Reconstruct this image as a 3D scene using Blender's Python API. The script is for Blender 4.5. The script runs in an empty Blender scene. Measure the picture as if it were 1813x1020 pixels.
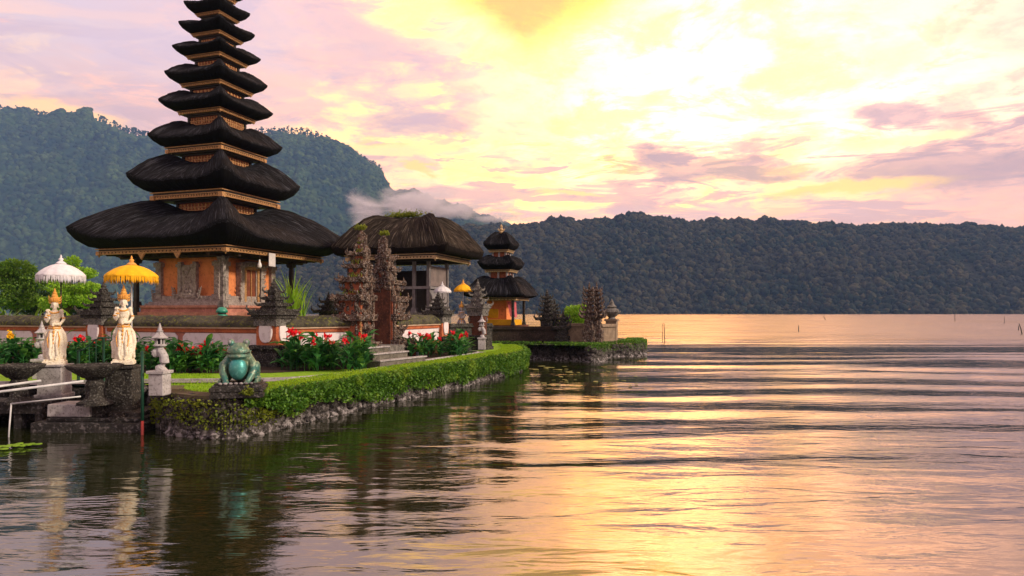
import bpy, bmesh, math, random
import numpy as np
from mathutils import Vector, Matrix, noise as mnoise
R = math.radians
sc = bpy.context.scene
COL = sc.collection

# ---------------------------------------------------------------- camera
CAMZ = 2.2; FPX = 1209.0; CX = 906.5; HZ = 552.5
cam = bpy.data.cameras.new("camera"); camo = bpy.data.objects.new("camera", cam); COL.objects.link(camo)
camo.location = (0, 0, CAMZ); camo.rotation_euler = (R(90), 0, 0)
cam.sensor_width = 36; cam.lens = FPX / 1813 * 36; cam.shift_y = (HZ - 510) / 1813
cam.clip_start = 0.1; cam.clip_end = 20000
sc.camera = camo
sc.view_settings.view_transform = 'Standard'; sc.view_settings.look = 'None'
sc.view_settings.exposure = 0.0; sc.view_settings.gamma = 1
sc.render.engine = 'CYCLES'
sc.cycles.use_denoising = True
sc.cycles.max_bounces = 6; sc.cycles.volume_bounces = 4; sc.cycles.transparent_max_bounces = 16
sc.cycles.caustics_reflective = False; sc.cycles.caustics_refractive = False
sc.cycles.volume_step_rate = 1.0; sc.cycles.volume_max_steps = 96
sc.cycles.sample_clamp_indirect = 6

def P(px, py, Y):            # a point of the place at distance Y, from where it is seen
    return Vector(((px - CX) / FPX * Y, Y, CAMZ + (HZ - py) / FPX * Y))
def PG(px, py, z=0.0):       # a point on level z
    Y = (CAMZ - z) * FPX / (py - HZ)
    return Vector(((px - CX) / FPX * Y, Y, z))

# ---------------------------------------------------------------- node helper
class NT:
    def __init__(s, tree): s.t = tree; s.n = tree.nodes; s.l = tree.links
    def put(s, sock, v):
        if isinstance(v, bpy.types.NodeSocket): s.l.new(v, sock)
        elif v is not None:
            if hasattr(sock.default_value, '__len__') and not hasattr(v, '__len__'): v = [v] * len(sock.default_value)
            if hasattr(sock.default_value, '__len__') and len(sock.default_value) == 4 and len(v) == 3: v = (*v, 1)
            sock.default_value = v
    def m(s, op, a, b=None, c=None, clamp=False):
        n = s.n.new('ShaderNodeMath'); n.operation = op; n.use_clamp = clamp
        for i, v in enumerate((a, b, c)):
            if v is not None: s.put(n.inputs[i], v)
        return n.outputs[0]
    def add(s, a, b): return s.m('ADD', a, b)
    def sub(s, a, b): return s.m('SUBTRACT', a, b)
    def mul(s, a, b): return s.m('MULTIPLY', a, b)
    def div(s, a, b): return s.m('DIVIDE', a, b)
    def smooth(s, v, lo, hi, o0=0.0, o1=1.0):
        n = s.n.new('ShaderNodeMapRange'); n.interpolation_type = 'SMOOTHSTEP'
        for k, x in zip(range(5), (v, lo, hi, o0, o1)): s.put(n.inputs[k], x)
        return n.outputs[0]
    def mix(s, f, a, b, mode='MIX'):
        n = s.n.new('ShaderNodeMix'); n.data_type = 'RGBA'; n.blend_type = mode
        s.put(n.inputs[0], f); s.put(n.inputs[6], a); s.put(n.inputs[7], b); return n.outputs[2]
    def sep(s, v):
        n = s.n.new('ShaderNodeSeparateXYZ'); s.put(n.inputs[0], v); return n.outputs
    def comb(s, x, y, z):
        n = s.n.new('ShaderNodeCombineXYZ')
        for i, v in enumerate((x, y, z)): s.put(n.inputs[i], v)
        return n.outputs[0]
    def noise(s, vec, scale, detail=4, rough=.55, dist=0.0, color=False, lac=2.0):
        n = s.n.new('ShaderNodeTexNoise'); s.put(n.inputs['Vector'], vec)
        n.inputs['Scale'].default_value = scale; n.inputs['Detail'].default_value = detail
        n.inputs['Roughness'].default_value = rough; n.inputs['Distortion'].default_value = dist; n.inputs['Lacunarity'].default_value = lac
        return n.outputs['Color' if color else 'Fac']
    def voro(s, vec, scale, feat='F1', out='Distance', rand=1.0):
        n = s.n.new('ShaderNodeTexVoronoi'); n.feature = feat; s.put(n.inputs['Vector'], vec)
        n.inputs['Scale'].default_value = scale; n.inputs['Randomness'].default_value = rand
        return n.outputs[out]
    def mapping(s, vec, loc=(0, 0, 0), rot=(0, 0, 0), scale=(1, 1, 1)):
        n = s.n.new('ShaderNodeMapping'); s.put(n.inputs[0], vec)
        n.inputs['Location'].default_value = loc; n.inputs['Rotation'].default_value = rot; n.inputs['Scale'].default_value = scale
        return n.outputs[0]
    def ramp(s, f, stops):
        n = s.n.new('ShaderNodeValToRGB'); s.put(n.inputs[0], f); e = n.color_ramp.elements
        while len(e) < len(stops): e.new(.5)
        for q, (p, c) in zip(e, stops): q.position = p; q.color = (*c, 1)
        return n.outputs[0]
    def bump(s, h, strength=.5, dist=.05, normal=None):
        n = s.n.new('ShaderNodeBump'); s.put(n.inputs['Height'], h)
        n.inputs['Strength'].default_value = strength; n.inputs['Distance'].default_value = dist
        if normal is not None: s.put(n.inputs['Normal'], normal)
        return n.outputs[0]

# ---------------------------------------------------------------- sky: a cloudy dusk sky, brightest above the lake to the right
world = bpy.data.worlds.new("World"); sc.world = world; world.use_nodes = True
w = NT(world.node_tree)
for n in list(w.n): w.n.remove(n)
SUN_AZ, SUN_EL = 110.0, 25.0
def build_sky():
    d = w.n.new('ShaderNodeTexCoord').outputs['Generated']
    X, Y, Z = w.sep(d)
    az = w.mul(w.m('ARCTAN2', X, Y), 57.2958)
    el = w.mul(w.m('ARCSINE', Z), 57.2958)
    zc = w.m('MAXIMUM', Z, 0.0)
    zp = w.add(zc, 0.13)
    cl = w.comb(w.div(X, zp), w.div(Y, zp), 0.0)                       # the cloud sheet overhead
    cl2 = w.comb(w.mul(az, .045), w.mul(el, .12), 3.3)                 # streaks along the horizon
    warp = w.noise(cl, 1.1, 4, .55)
    wz = w.mul(w.sub(warp, .5), 16.0)
    w2 = w.mul(w.sub(w.noise(cl2, 2.2, 5, .6), .5), 14.0)
    def blob(a, e, sa, se, slant=0.0, wob=1.0, p=1.0):                  # a soft patch of sky, its edge broken up by the clouds
        da = w.add(w.sub(az, a), w.mul(wz, wob * .8)); de = w.add(w.sub(w.sub(el, e), w.mul(w.sub(az, a), slant)), w.mul(w2, wob * .5))
        q = w.add(w.m('POWER', w.div(w.m('ABSOLUTE', da), sa), 2.0), w.m('POWER', w.div(w.m('ABSOLUTE', de), se), 2.0))
        return w.m('EXPONENT', w.mul(q, -p))
    # base: peach by the horizon, lavender higher up, dimmer behind the viewer
    base = w.ramp(w.div(el, 90.0), [(0.0, (.95, .58, .46)), (.09, (1.05, .60, .40)), (.2, (1.0, .64, .52)), (.36, (.8, .5, .48)), (1.0, (.44, .36, .42))])
    left = w.smooth(az, -8, -34)
    base = w.mix(w.mul(left, w.smooth(el, 10, 20)), base, (.75, .61, .66))
    back = w.smooth(w.m('ABSOLUTE', az), 60, 140)
    base = w.mix(back, base, (.40, .37, .42))
    c = base
    fb = w.noise(cl, 1.6, 8, .62, .35)
    fb2 = w.noise(cl2, 1.7, 7, .6, .5)
    fb3 = w.noise(cl, 4.3, 8, .65, .3)
    def addc(c, f, colr):
        n = w.n.new('ShaderNodeMix'); n.data_type = 'RGBA'; n.blend_type = 'ADD'; n.clamp_result = False
        w.put(n.inputs[0], f); w.put(n.inputs[6], c); w.put(n.inputs[7], colr); return n.outputs[2]
    # the lit part of the cloud deck
    c = addc(c, blob(12, 17, 11, 6, -.10, 1.0), (5.0, 2.5, .75))
    c = addc(c, blob(9, 25.5, 9, 4.5, .0, 1.0), (2.0, .7, .0))
    c = addc(c, blob(0, 13, 17, 4.0, .10, 1.0), (1.3, .66, .12))
    c = addc(c, blob(27, 16, 12, 4.5, -.1, .9), (2.8, 1.45, .75))
    c = addc(c, blob(6, 37, 26, 11, .0, 1.2), (3.2, 1.2, .08))
    c = addc(c, blob(24, 27, 15, 7, .0, 1.2), (.9, .5, .4))
    # lavender-grey cloud bodies
    gm = w.smooth(fb, .48, .66)
    c = w.mix(w.mul(gm, .66), c, (.82, .53, .48))
    g2 = w.mul(w.smooth(fb3, .5, .68), w.smooth(el, 5, 14))
    c = w.mix(w.mul(g2, .60), c, (.98, .62, .46))
    st = w.mul(w.smooth(fb2, .5, .62), w.smooth(el, 24, 13))
    c = w.mix(w.mul(st, .66), c, (.74, .47, .44))
    st2 = w.mul(w.smooth(w.noise(cl2, 3.1, 7, .62, .7), .52, .62), w.smooth(el, 22, 12))
    c = w.mix(w.mul(st2, w.mul(w.smooth(az, 34, 20), .55)), c, (1.4, .98, .46))
    fbx = w.mix(.5, fb2, fb3); fbx = w.sep(fbx)[0]
    # yellow light soaking through the thinner cloud, pink clots drifting over it
    yl = w.mul(w.smooth(w.noise(cl, 2.4, 7, .62, .5), .46, .58), w.mul(w.smooth(az, 36, 14), w.smooth(az, -26, -6)))
    c = w.mix(w.mul(yl, .8), c, (2.5, 1.5, .36))
    pk = w.smooth(w.noise(w.mapping(cl, loc=(3.1, 7.7, 0)), 3.2, 9, .70, .5), .50, .63)
    c = w.mix(w.mul(pk, .78), c, (1.15, .66, .50))
    lf = w.mul(w.smooth(az, 6, -8), w.smooth(el, 11, 15)); dg = w.noise(w.comb(w.add(w.mul(az, .05), w.mul(el, .05)), w.sub(w.mul(el, .20), w.mul(az, .03)), 5.5), 1.8, 8, .62, .6)
    c = w.mix(w.mul(w.mul(w.smooth(dg, .48, .60), lf), .65), c, (.66, .50, .58))
    c = w.mix(w.mul(w.mul(w.smooth(dg, .46, .36), lf), .55), c, (1.15, .72, .50))
    c = addc(c, blob(11, 16.5, 10, 4.5, .0, 1.3), (1.7, .62, .0))
    c = addc(c, blob(9, 27, 8, 4.2, .0, 1.3), (4.0, 1.35, .0))
    c = addc(c, blob(26, 17, 9, 4.0, .0, 1.3), (.8, .28, .0))
    def body(c, a, e, sa, se, k, col, slant=0.0, wob=1.0):
        return w.mix(w.mul(w.smooth(w.add(blob(a, e, sa, se, slant, wob), w.mul(w.sub(fbx, .5), 2.2)), .25, .8), k), c, col)
    GR = (.50, .36, .38)
    # torn mauve and yellow strips low over the lake
    lz = w.mul(w.smooth(el, 16.5, 12.5), w.smooth(el, 4.5, 7)); s3 = w.noise(w.comb(w.mul(az, .05), w.mul(el, .30), 8.8), 2.2, 8, .62, .8)
    c = w.mix(w.mul(w.mul(w.smooth(s3, .50, .60), lz), .8), c, (.64, .44, .45))
    c = w.mix(w.mul(w.mul(w.smooth(s3, .44, .36), lz), w.smooth(az, 40, 15)), c, (1.25, .80, .26))
    c = body(c, 16, 11.2, 10, 1.7, .8, GR, .0)
    c = body(c, 33, 10.6, 7, 2.0, .75, GR, .04)
    c = body(c, 29.5, 14.3, 3.2, 1.25, .85, (.56, .42, .46), 0, .6)
    c = body(c, -8, 15.2, 5, .8, .65, (.66, .47, .50), 0, .5)
    c = body(c, 3, 12.4, 5, .7, .5, (.74, .50, .50), 0, .5)
    c = body(c, -27, 21, 14, 5, .5, (.72, .60, .72), 0, 1.0)
    c = body(c, -13, 21, 6, 4, .5, (.78, .56, .60), -.5, 1.0)
    c = body(c, 15, 7.6, 22, 1.2, .5, (.80, .56, .54), 0, .6)
    # yellow rifts
    def rift(c, a, e, sa, se, k, col=(2.1, 1.45, .36), slant=0.0, wob=.6):
        f = w.mul(w.smooth(w.add(blob(a, e, sa, se, slant, wob), w.mul(w.sub(fbx, .5), 1.6)), .25, .8), k)
        return w.mix(f, c, col)
    c = rift(c, 26.5, 9.2, 6.0, .55, .9, (1.3, .86, .22), .03)
    c = rift(c, 5, 9.7, 3.5, .35, .8, (1.4, .9, .28))
    c = rift(c, -2, 11.2, 4, .35, .7, (1.4, .95, .35))
    c = rift(c, -10, 13.4, 6, .5, .8, (1.4, 1.0, .4))
    c = rift(c, -33.5, 13.6, 5, .8, .9, (1.3, .82, .34), -.12)
    c = rift(c, 29, 12.4, 5, .5, .7, (1.9, 1.4, .5))
    # the burning V of cloud at the top
    da = w.add(w.sub(az, .9), w.mul(wz, .35)); vd = w.sub(w.add(el, w.mul(w2, .18)), w.add(20.9, w.m('MAXIMUM', w.mul(da, -.62), w.mul(da, .36))))
    vin = w.mul(w.smooth(vd, -1.6, 2.0), w.smooth(vd, 12, 5)); vcol = w.mix(w.smooth(w.add(vd, w.mul(w.sub(fb3, .5), 9)), .8, 3.2), (1.3, .90, .09), (1.02, .60, .12))
    c = w.mix(w.mul(vin, .95), c, vcol)
    c = rift(c, 15, 35, 9, 5, .6, (2.0, .85, .05), 0, .8)
    c = rift(c, 0, 34, 9, 4, .5, (1.4, .65, .08), 0, .8)
    c = body(c, 27, 32, 8, 5, .7, (.5, .42, .5), 0, 1.1)
    sky = w.n.new('ShaderNodeTexSky'); sky.sky_type = 'NISHITA'; sky.sun_disc = False
    sky.sun_elevation = R(SUN_EL); sky.sun_rotation = R(SUN_AZ); sky.dust_density = 3
    skc = w.mix(1.0, sky.outputs[0], (.06, .06, .06), 'MULTIPLY')
    c = w.mix(.06, c, skc)
    c = w.mix(1.0, c, w.mix(w.smooth(el, 6, 24), (1.42, 1.25, 1.16), (1.22, 1.14, 1.12)), 'MULTIPLY')
    bg = w.n.new('ShaderNodeBackground'); w.put(bg.inputs[0], c); bg.inputs[1].default_value = 1.25
    out = w.n.new('ShaderNodeOutputWorld'); w.l.new(bg.outputs[0], out.inputs[0])
build_sky()
world.cycles.sampling_method = 'MANUAL'; world.cycles.sample_map_resolution = 1024

# ---------------------------------------------------------------- sun lamp, placed behind the viewer at the right to light the fronts
sl = bpy.data.lights.new("sun", 'SUN'); sl.energy = 3.8; sl.angle = R(7); sl.color = (1, .82, .6)
so = bpy.data.objects.new("sun", sl); COL.objects.link(so)
sd = Vector((math.sin(R(SUN_AZ)) * math.cos(R(SUN_EL)), math.cos(R(SUN_AZ)) * math.cos(R(SUN_EL)), math.sin(R(SUN_EL))))
so.rotation_euler = sd.to_track_quat('Z', 'Y').to_euler()

# ---------------------------------------------------------------- materials
MATS = {}
def mat(name, c1, c2=None, c3=None, scale=3.0, rough=.8, bump=.3, bdist=.03, stretch=(1, 1, 1), metal=0.0, detail=6, lo=.35, hi=.65, spec=.3, trans=0.0, bscale=None, coords='Object', sheen=None):
    if name in MATS: return MATS[name]
    m = bpy.data.materials.new(name); m.use_nodes = True; MATS[name] = m
    t = NT(m.node_tree); b = t.n['Principled BSDF']
    tc = t.n.new('ShaderNodeTexCoord').outputs[coords]
    if coords == 'Object': tc = t.n.new('ShaderNodeNewGeometry').outputs['Position']
    v = t.mapping(tc, scale=stretch)
    f = t.noise(v, scale, detail, .62)
    f2 = t.noise(v, scale * 5.3, 5, .6)
    if c2 is None: c2 = tuple(x * .75 for x in c1)
    col = t.mix(t.smooth(f, lo, hi), c1, c2)
    if c3 is not None: col = t.mix(t.mul(t.smooth(f2, .5, .68), .8), col, c3)
    else: col = t.mix(t.mul(t.smooth(f2, .3, .7), .35), col, tuple(x * .55 for x in c1))
    t.put(b.inputs['Base Color'], col)
    b.inputs['Roughness'].default_value = rough; b.inputs['Metallic'].default_value = metal
    b.inputs['Specular IOR Level'].default_value = spec
    if bump: t.put(b.inputs['Normal'], t.bump(t.noise(v, bscale or scale * 6, 6, .65), bump, bdist))
    return m
# ---------------------------------------------------------------- object helpers
def tag(o, label=None, cat=None, group=None, kind=None):
    if label: o['label'] = label
    if cat: o['category'] = cat
    if group: o['group'] = group
    if kind: o['kind'] = kind
    return o
def thing(name, loc, rz, label, cat, group=None):
    o = bpy.data.objects.new(name, None); o.empty_display_size = .2; COL.objects.link(o)
    o.location = loc; o.rotation_euler = (0, 0, rz); return tag(o, label, cat, group)
def copy_tree(o, parent=None):
    c = o.copy(); COL.objects.link(c); c.parent = parent
    if parent is not None: c.matrix_parent_inverse = o.matrix_parent_inverse.copy()
    for ch in list(o.children): copy_tree(ch, c)
    return c
def np_mesh(name, V, F, m, parent=None, smooth=False, midx=None):
    """V (n,3); F (k,3) or (k,4) arrays or a list of them"""
    me = bpy.data.meshes.new(name); V = np.asarray(V, dtype=np.float32)
    if not isinstance(F, list): F = [F]
    F = [np.asarray(f, dtype=np.int32) for f in F if len(f)]
    me.vertices.add(len(V)); me.vertices.foreach_set('co', V.ravel())
    nl = sum(f.size for f in F); nf = sum(len(f) for f in F)
    me.loops.add(nl); me.loops.foreach_set('vertex_index', np.concatenate([f.ravel() for f in F]))
    me.polygons.add(nf); tot = np.concatenate([np.full(len(f), f.shape[1]) for f in F]); st = np.concatenate([[0], np.cumsum(tot)[:-1]])
    me.polygons.foreach_set('loop_start', st.astype(np.int32)); me.polygons.foreach_set('loop_total', tot.astype(np.int32))
    if smooth: me.polygons.foreach_set('use_smooth', np.ones(nf, dtype=bool))
    ms = m if isinstance(m, (list, tuple)) else [m]
    for q in ms: me.materials.append(q)
    if midx is not None: me.polygons.foreach_set('material_index', np.asarray(midx, dtype=np.int32))
    me.update(calc_edges=True); me.validate()
    o = bpy.data.objects.new(name, me); COL.objects.link(o); o.parent = parent
    return o
class MB:
    """collects shapes and links them as one mesh"""
    def __init__(s): s.v = []; s.f = []; s.mi = []; s.cur = 0
    def _add(s, vs, fs, M=None):
        b = len(s.v)
        for p in vs: s.v.append(tuple(M @ Vector(p)) if M is not None else tuple(p))
        for f in fs: s.f.append(tuple(b + i for i in f)); s.mi.append(s.cur)
    def box(s, c, h, rz=0, taper=1.0, M=None, jit=0):
        cx, cy, cz = c; hx, hy, hz = h; vs = []
        for dz, k in ((-hz, 1), (hz, taper)):
            for a, b in ((-1, -1), (1, -1), (1, 1), (-1, 1)):
                x, y = a * hx * k, b * hy * k
                vs.append((cx + x * math.cos(rz) - y * math.sin(rz) + random.uniform(-jit, jit), cy + x * math.sin(rz) + y * math.cos(rz) + random.uniform(-jit, jit), cz + dz + random.uniform(-jit, jit)))
        s._add(vs, [(0, 3, 2, 1), (4, 5, 6, 7), (0, 1, 5, 4), (1, 2, 6, 5), (2, 3, 7, 6), (3, 0, 4, 7)], M)
    def ring(s, pts_list, cap=True, M=None):
        n = len(pts_list[0]); vs = [p for r in pts_list for p in r]; fs = []
        for k in range(len(pts_list) - 1):
            for i in range(n):
                j = (i + 1) % n; fs.append((k * n + i, k * n + j, (k + 1) * n + j, (k + 1) * n + i))
        if cap: fs.append(tuple(range(n - 1, -1, -1))); fs.append(tuple((len(pts_list) - 1) * n + i for i in range(n)))
        s._add(vs, fs, M)
    def lathe(s, prof, n=16, c=(0, 0, 0), M=None, sq=False):
        rr = []
        for r, z in prof:
            r = max(r, .0005)
            if sq: k = r; rr.append([(c[0] + a * k, c[1] + b * k, c[2] + z) for a, b in ((-1, -1), (1, -1), (1, 1), (-1, 1))])
            else: rr.append([(c[0] + r * math.cos(2 * math.pi * i / n), c[1] + r * math.sin(2 * math.pi * i / n), c[2] + z) for i in range(n)])
        s.ring(rr, True, M)
    def tube(s, pts, rad, n=8, M=None, cap=True):
        pts = [Vector(p) for p in pts]; rad = rad if hasattr(rad, '__len__') else [rad] * len(pts); rings = []
        up = Vector((0, 0, 1))
        for i, p in enumerate(pts):
            t = (pts[min(i + 1, len(pts) - 1)] - pts[max(i - 1, 0)]).normalized()
            a = t.cross(up if abs(t.z) < .95 else Vector((1, 0, 0))).normalized(); b = t.cross(a)
            rings.append([tuple(p + rad[i] * (math.cos(2 * math.pi * k / n) * a + math.sin(2 * math.pi * k / n) * b)) for k in range(n)])
        s.ring(rings, cap, M)
    def ell(s, c, r, M=None, n=10, m=6, jit=0):
        rings = []
        for k in range(m + 1):
            th = math.pi * k / m; q = max(math.sin(th), .01)
            rings.append([(c[0] + r[0] * q * math.cos(2 * math.pi * i / n) * (1 + random.uniform(-jit, jit)), c[1] + r[1] * q * math.sin(2 * math.pi * i / n) * (1 + random.uniform(-jit, jit)), c[2] - r[2] * math.cos(th)) for i in range(n)])
        s.ring(rings, True, M)
    def quad(s, *p): s._add(p, [tuple(range(len(p)))])
    def build(s, name, m, parent=None, smooth=False, bevel=0):
        me = bpy.data.meshes.new(name); me.from_pydata(s.v, [], s.f)
        for q in (m if isinstance(m, (list, tuple)) else [m]): me.materials.append(q)
        me.polygons.foreach_set('material_index', s.mi)
        if smooth: me.polygons.foreach_set('use_smooth', [True] * len(s.f))
        me.update(); o = bpy.data.objects.new(name, me); COL.objects.link(o); o.parent = parent
        if bevel:
            b = o.modifiers.new('bevel', 'BEVEL'); b.width = bevel; b.segments = 2; b.limit_method = 'ANGLE'
        return o
def fbm(x, y, seed=0, oct=5, lac=2.0, gain=.5):
    """value noise on arrays"""
    rng = np.random.RandomState(seed); tab = rng.rand(256, 256).astype(np.float32); out = np.zeros_like(np.asarray(x, dtype=np.float64)); a = 1; tot = 0
    x = np.asarray(x, dtype=np.float64); y = np.asarray(y, dtype=np.float64)
    for o in range(oct):
        xi = np.floor(x).astype(int); yi = np.floor(y).astype(int); fx = x - xi; fy = y - yi
        fx = fx * fx * (3 - 2 * fx); fy = fy * fy * (3 - 2 * fy)
        g = lambda i, j: tab[(xi + i) % 256, (yi + j) % 256]
        out += a * ((g(0, 0) * (1 - fx) + g(1, 0) * fx) * (1 - fy) + (g(0, 1) * (1 - fx) + g(1, 1) * fx) * fy)
        tot += a; a *= gain; x = x * lac + 17.3; y = y * lac + 9.1
    return out / tot - .5

# ---------------------------------------------------------------- water
def build_water():
    ys = [-6.0]
    while ys[-1] < 2900: ys.append(ys[-1] + max(.07, .0085 * ys[-1]))
    ys = np.array(ys)
    u = np.linspace(-1, 1, 361); xs = 4 + np.sinh(u * 5.6) / np.sinh(5.6) * 3300
    X, Y = np.meshgrid(xs, ys)
    Z = np.zeros_like(X)
    r = np.hypot(X, Y)
    # boat-wake swell crossing the lake, strongest 12-40 m out
    wr = fbm(X * .035, Y * .06, 3, 3) * 9 + fbm(X * .11, Y * .12, 23, 3) * 3.0
    wr2 = fbm(X * .12, Y * .16, 4, 3)
    ph = (Y + .10 * X + wr * .9)
    band = np.exp(-((Y - 26) / 13.0) ** 2) * (1 / (1 + np.exp(-(X + 1.5) * .9))) * (.25 + 2.2 * np.clip(fbm(X * .07, Y * .20, 8, 3) + .45, 0, 1) ** 1.5)
    lam = 3.1
    Z += .046 * band * np.sin(2 * np.pi * ph / lam)
    Z += .011 * band * np.sin(2 * np.pi * (ph * 1.03 - .05 * X) / 1.35 + wr2 * 9)
    Z += .0035 * np.exp(-((r - 14) / 12) ** 2) * np.sin(2 * np.pi * (Y - .16 * X + wr2 * 2.4) / 1.1)
    Z += .012 * fbm(X * .22, Y * .5, 11, 4) * np.exp(-r / 60)
    def block(X, Y, Z, b):
        n, m = X.shape; idx = b + np.arange(n * m).reshape(n, m)
        return np.stack([X, Y, Z], -1).reshape(-1, 3), np.stack([idx[:-1, :-1], idx[:-1, 1:], idx[1:, 1:], idx[1:, :-1]], -1).reshape(-1, 4)
    ks = int(np.searchsorted(ys, 37.0)); ke = int(np.searchsorted(ys, 735.0))
    V1, F1 = block(X[:ks + 1], Y[:ks + 1], Z[:ks + 1], 0); V3, F3 = block(X[ke:], Y[ke:], Z[ke:], len(V1))
    # the open lake: short steep wind ripples, as real relief so their near faces catch the sky
    y2 = np.arange(ys[ks], ys[ke] + .1, .22); x2 = np.sinh(np.linspace(-1, 1, 131) * 3.2) / np.sinh(3.2) * 1500
    X2, Y2 = np.meshgrid(x2, y2); W = np.clip((Y2 - 37) / 17, 0, 1); W = W * W * (3 - 2 * W) * (.75 + .8 * fbm(X2 * .02, Y2 * .03, 13, 3))
    p1 = fbm(X2 * .03, Y2 * .02, 14, 3) * 12; p2 = fbm(X2 * .05, Y2 * .03, 15, 3) * 12
    Z2 = 1.15 * W * (.045 * np.sin(2 * np.pi * (Y2 + .06 * X2) / 1.57 + p1) + .030 * np.sin(2 * np.pi * (Y2 - .05 * X2) / 1.13 + p2) + .05 * np.sin(2 * np.pi * (Y2 + .02 * X2) / 2.9 + p2 - p1))
    Z2[0] = np.interp(x2, xs, Z[ks]); V2, F2 = block(X2, Y2, Z2, len(V1) + len(V3))
    V = np.concatenate([V1, V3, V2]); F = np.concatenate([F1, F3, F2])
    mm = bpy.data.materials.new('lake_water'); mm.use_nodes = True; t = NT(mm.node_tree); b = t.n['Principled BSDF']
    b.inputs['Base Color'].default_value = (.012, .016, .004, 1); b.inputs['Roughness'].default_value = .05
    b.inputs['IOR'].default_value = 3.2
    pos = t.n.new('ShaderNodeNewGeometry').outputs['Position']
    px, py, pz = t.sep(pos)
    near = t.smooth(py, 16, 40); far = t.smooth(py, 34, 62)
    t.put(b.inputs['Roughness'], t.add(.05, t.mul(far, .20)))
    h1 = t.noise(t.mapping(pos, scale=(.55, 1.7, 1), rot=(0, 0, .12)), 1.6, 3, .5, .4)
    h2 = t.noise(t.mapping(pos, scale=(1.0, 3.2, 1), rot=(0, 0, -.1)), 4.5, 3, .55, .3)
    h3 = t.noise(t.mapping(pos, scale=(.25, .9, 1)), 1.0, 2, .5)
    n1 = t.bump(h1, 1.0, .020); n2 = t.bump(t.mul(h2, .3), 1.0, .005, n1)
    n3 = n2
    t.put(b.inputs['Normal'], n3)
    o = np_mesh('water', V, F, mm, smooth=True); tag(o, kind='structure'); return o
water = build_water()

# ---------------------------------------------------------------- hills
def hill_pts(sil, D):
    return [( (px - CX) / FPX * D, D, CAMZ + (HZ - py) / FPX * D) for px, py in sil]
def build_hill(name, sil, Dr, Dsl, Dsr, mt, seed, gul, nx=520, nz=110, xpad=0):
    """terrain lofted from its shore to its ridge and down behind it"""
    rp = np.array(hill_pts(sil, Dr)); xs = np.linspace(rp[0, 0], rp[-1, 0], nx); zr = np.interp(xs, rp[:, 0], rp[:, 2])
    zr = zr + fbm(xs * 8 / Dr * 4, xs * 0, seed, 4) * Dr * .004
    t = np.linspace(0, 1.35, nz)
    T, XR = np.meshgrid(t, xs, indexing='ij'); ZR = np.broadcast_to(zr, T.shape)
    sh = np.interp(xs, [xs[0], xs[-1]], [Dsl, Dsr]) + fbm(xs * .006, xs * 0, seed + 3, 3) * 60
    SH = np.broadcast_to(sh, T.shape)
    Yc = SH + (Dr - SH) * T
    prof = np.where(T <= 1, np.sin(np.clip(T, 0, 1) * math.pi / 2) ** 1.15, 1 - (T - 1) * 1.1)
    Xc = XR * Yc / Dr * 1.0 if False else XR * (.82 + .18 * T)
    g = (.55 * fbm(XR / Dr * gul, T * 1.6, seed + 1, 5) + .45 * (.32 - np.abs(fbm(XR / Dr * gul * 1.4 + T * 1.3, T * 1.1, seed + 2, 5)) * 2.6)) * np.sin(np.clip(T, 0, 1) * math.pi)
    Zc = -1.5 + (ZR + 1.5) * prof * (1 + .0 * g) + g * ZR * .58
    Yc = Yc + g * (Dr - SH) * .5
    V = np.stack([Xc, Yc, Zc], -1).reshape(-1, 3); idx = np.arange(V.shape[0]).reshape(T.shape)
    F = np.stack([idx[:-1, :-1], idx[:-1, 1:], idx[1:, 1:], idx[1:, :-1]], -1).reshape(-1, 4)
    o = np_mesh(name, V, F, mt, smooth=True); tag(o, kind='structure')
    return (Xc, Yc, Zc, T)
def icos(sub=1):
    bm = bmesh.new(); bmesh.ops.create_icosphere(bm, subdivisions=sub, radius=1)
    v = np.array([p.co[:] for p in bm.verts]); f = np.array([[q.index for q in k.verts] for k in bm.faces]); bm.free(); return v, f
def scatter_crowns(name, pts, rad, m, seed, sub=2, squash=.8, jit=.3):
    iv, jf = icos(sub); rng = np.random.RandomState(seed); n = len(pts)
    nv = len(iv)
    J = 1 + jit * (rng.rand(n, nv, 1) * 2 - 1)
    V = iv[None] * J * rad[:, None, None] * np.array([1, 1, squash])[None, None] * (.8 + .4 * rng.rand(n, 1, 3)) + pts[:, None]
    F = jf[None] + (np.arange(n) * nv)[:, None, None]
    return np_mesh(name, V.reshape(-1, 3), F.reshape(-1, 3), m)
def on_hill(grid, n, seed, tmin=0, tmax=1.0, power=1.0):
    Xc, Yc, Zc, T = grid; rng = np.random.RandomState(seed); nz, nx = T.shape
    a = (tmin + (tmax - tmin) * rng.rand(n) ** power) / 1.35 * (nz - 1); b = rng.rand(n) * (nx - 1)
    i = np.clip(a.astype(int), 0, nz - 2); j = np.clip(b.astype(int), 0, nx - 2); fa = a - i; fb = b - j
    L = lambda A: (A[i, j] * (1 - fb) + A[i, j + 1] * fb) * (1 - fa) + (A[i + 1, j] * (1 - fb) + A[i + 1, j + 1] * fb) * fa
    return np.stack([L(Xc), L(Yc), L(Zc)], -1)
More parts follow.
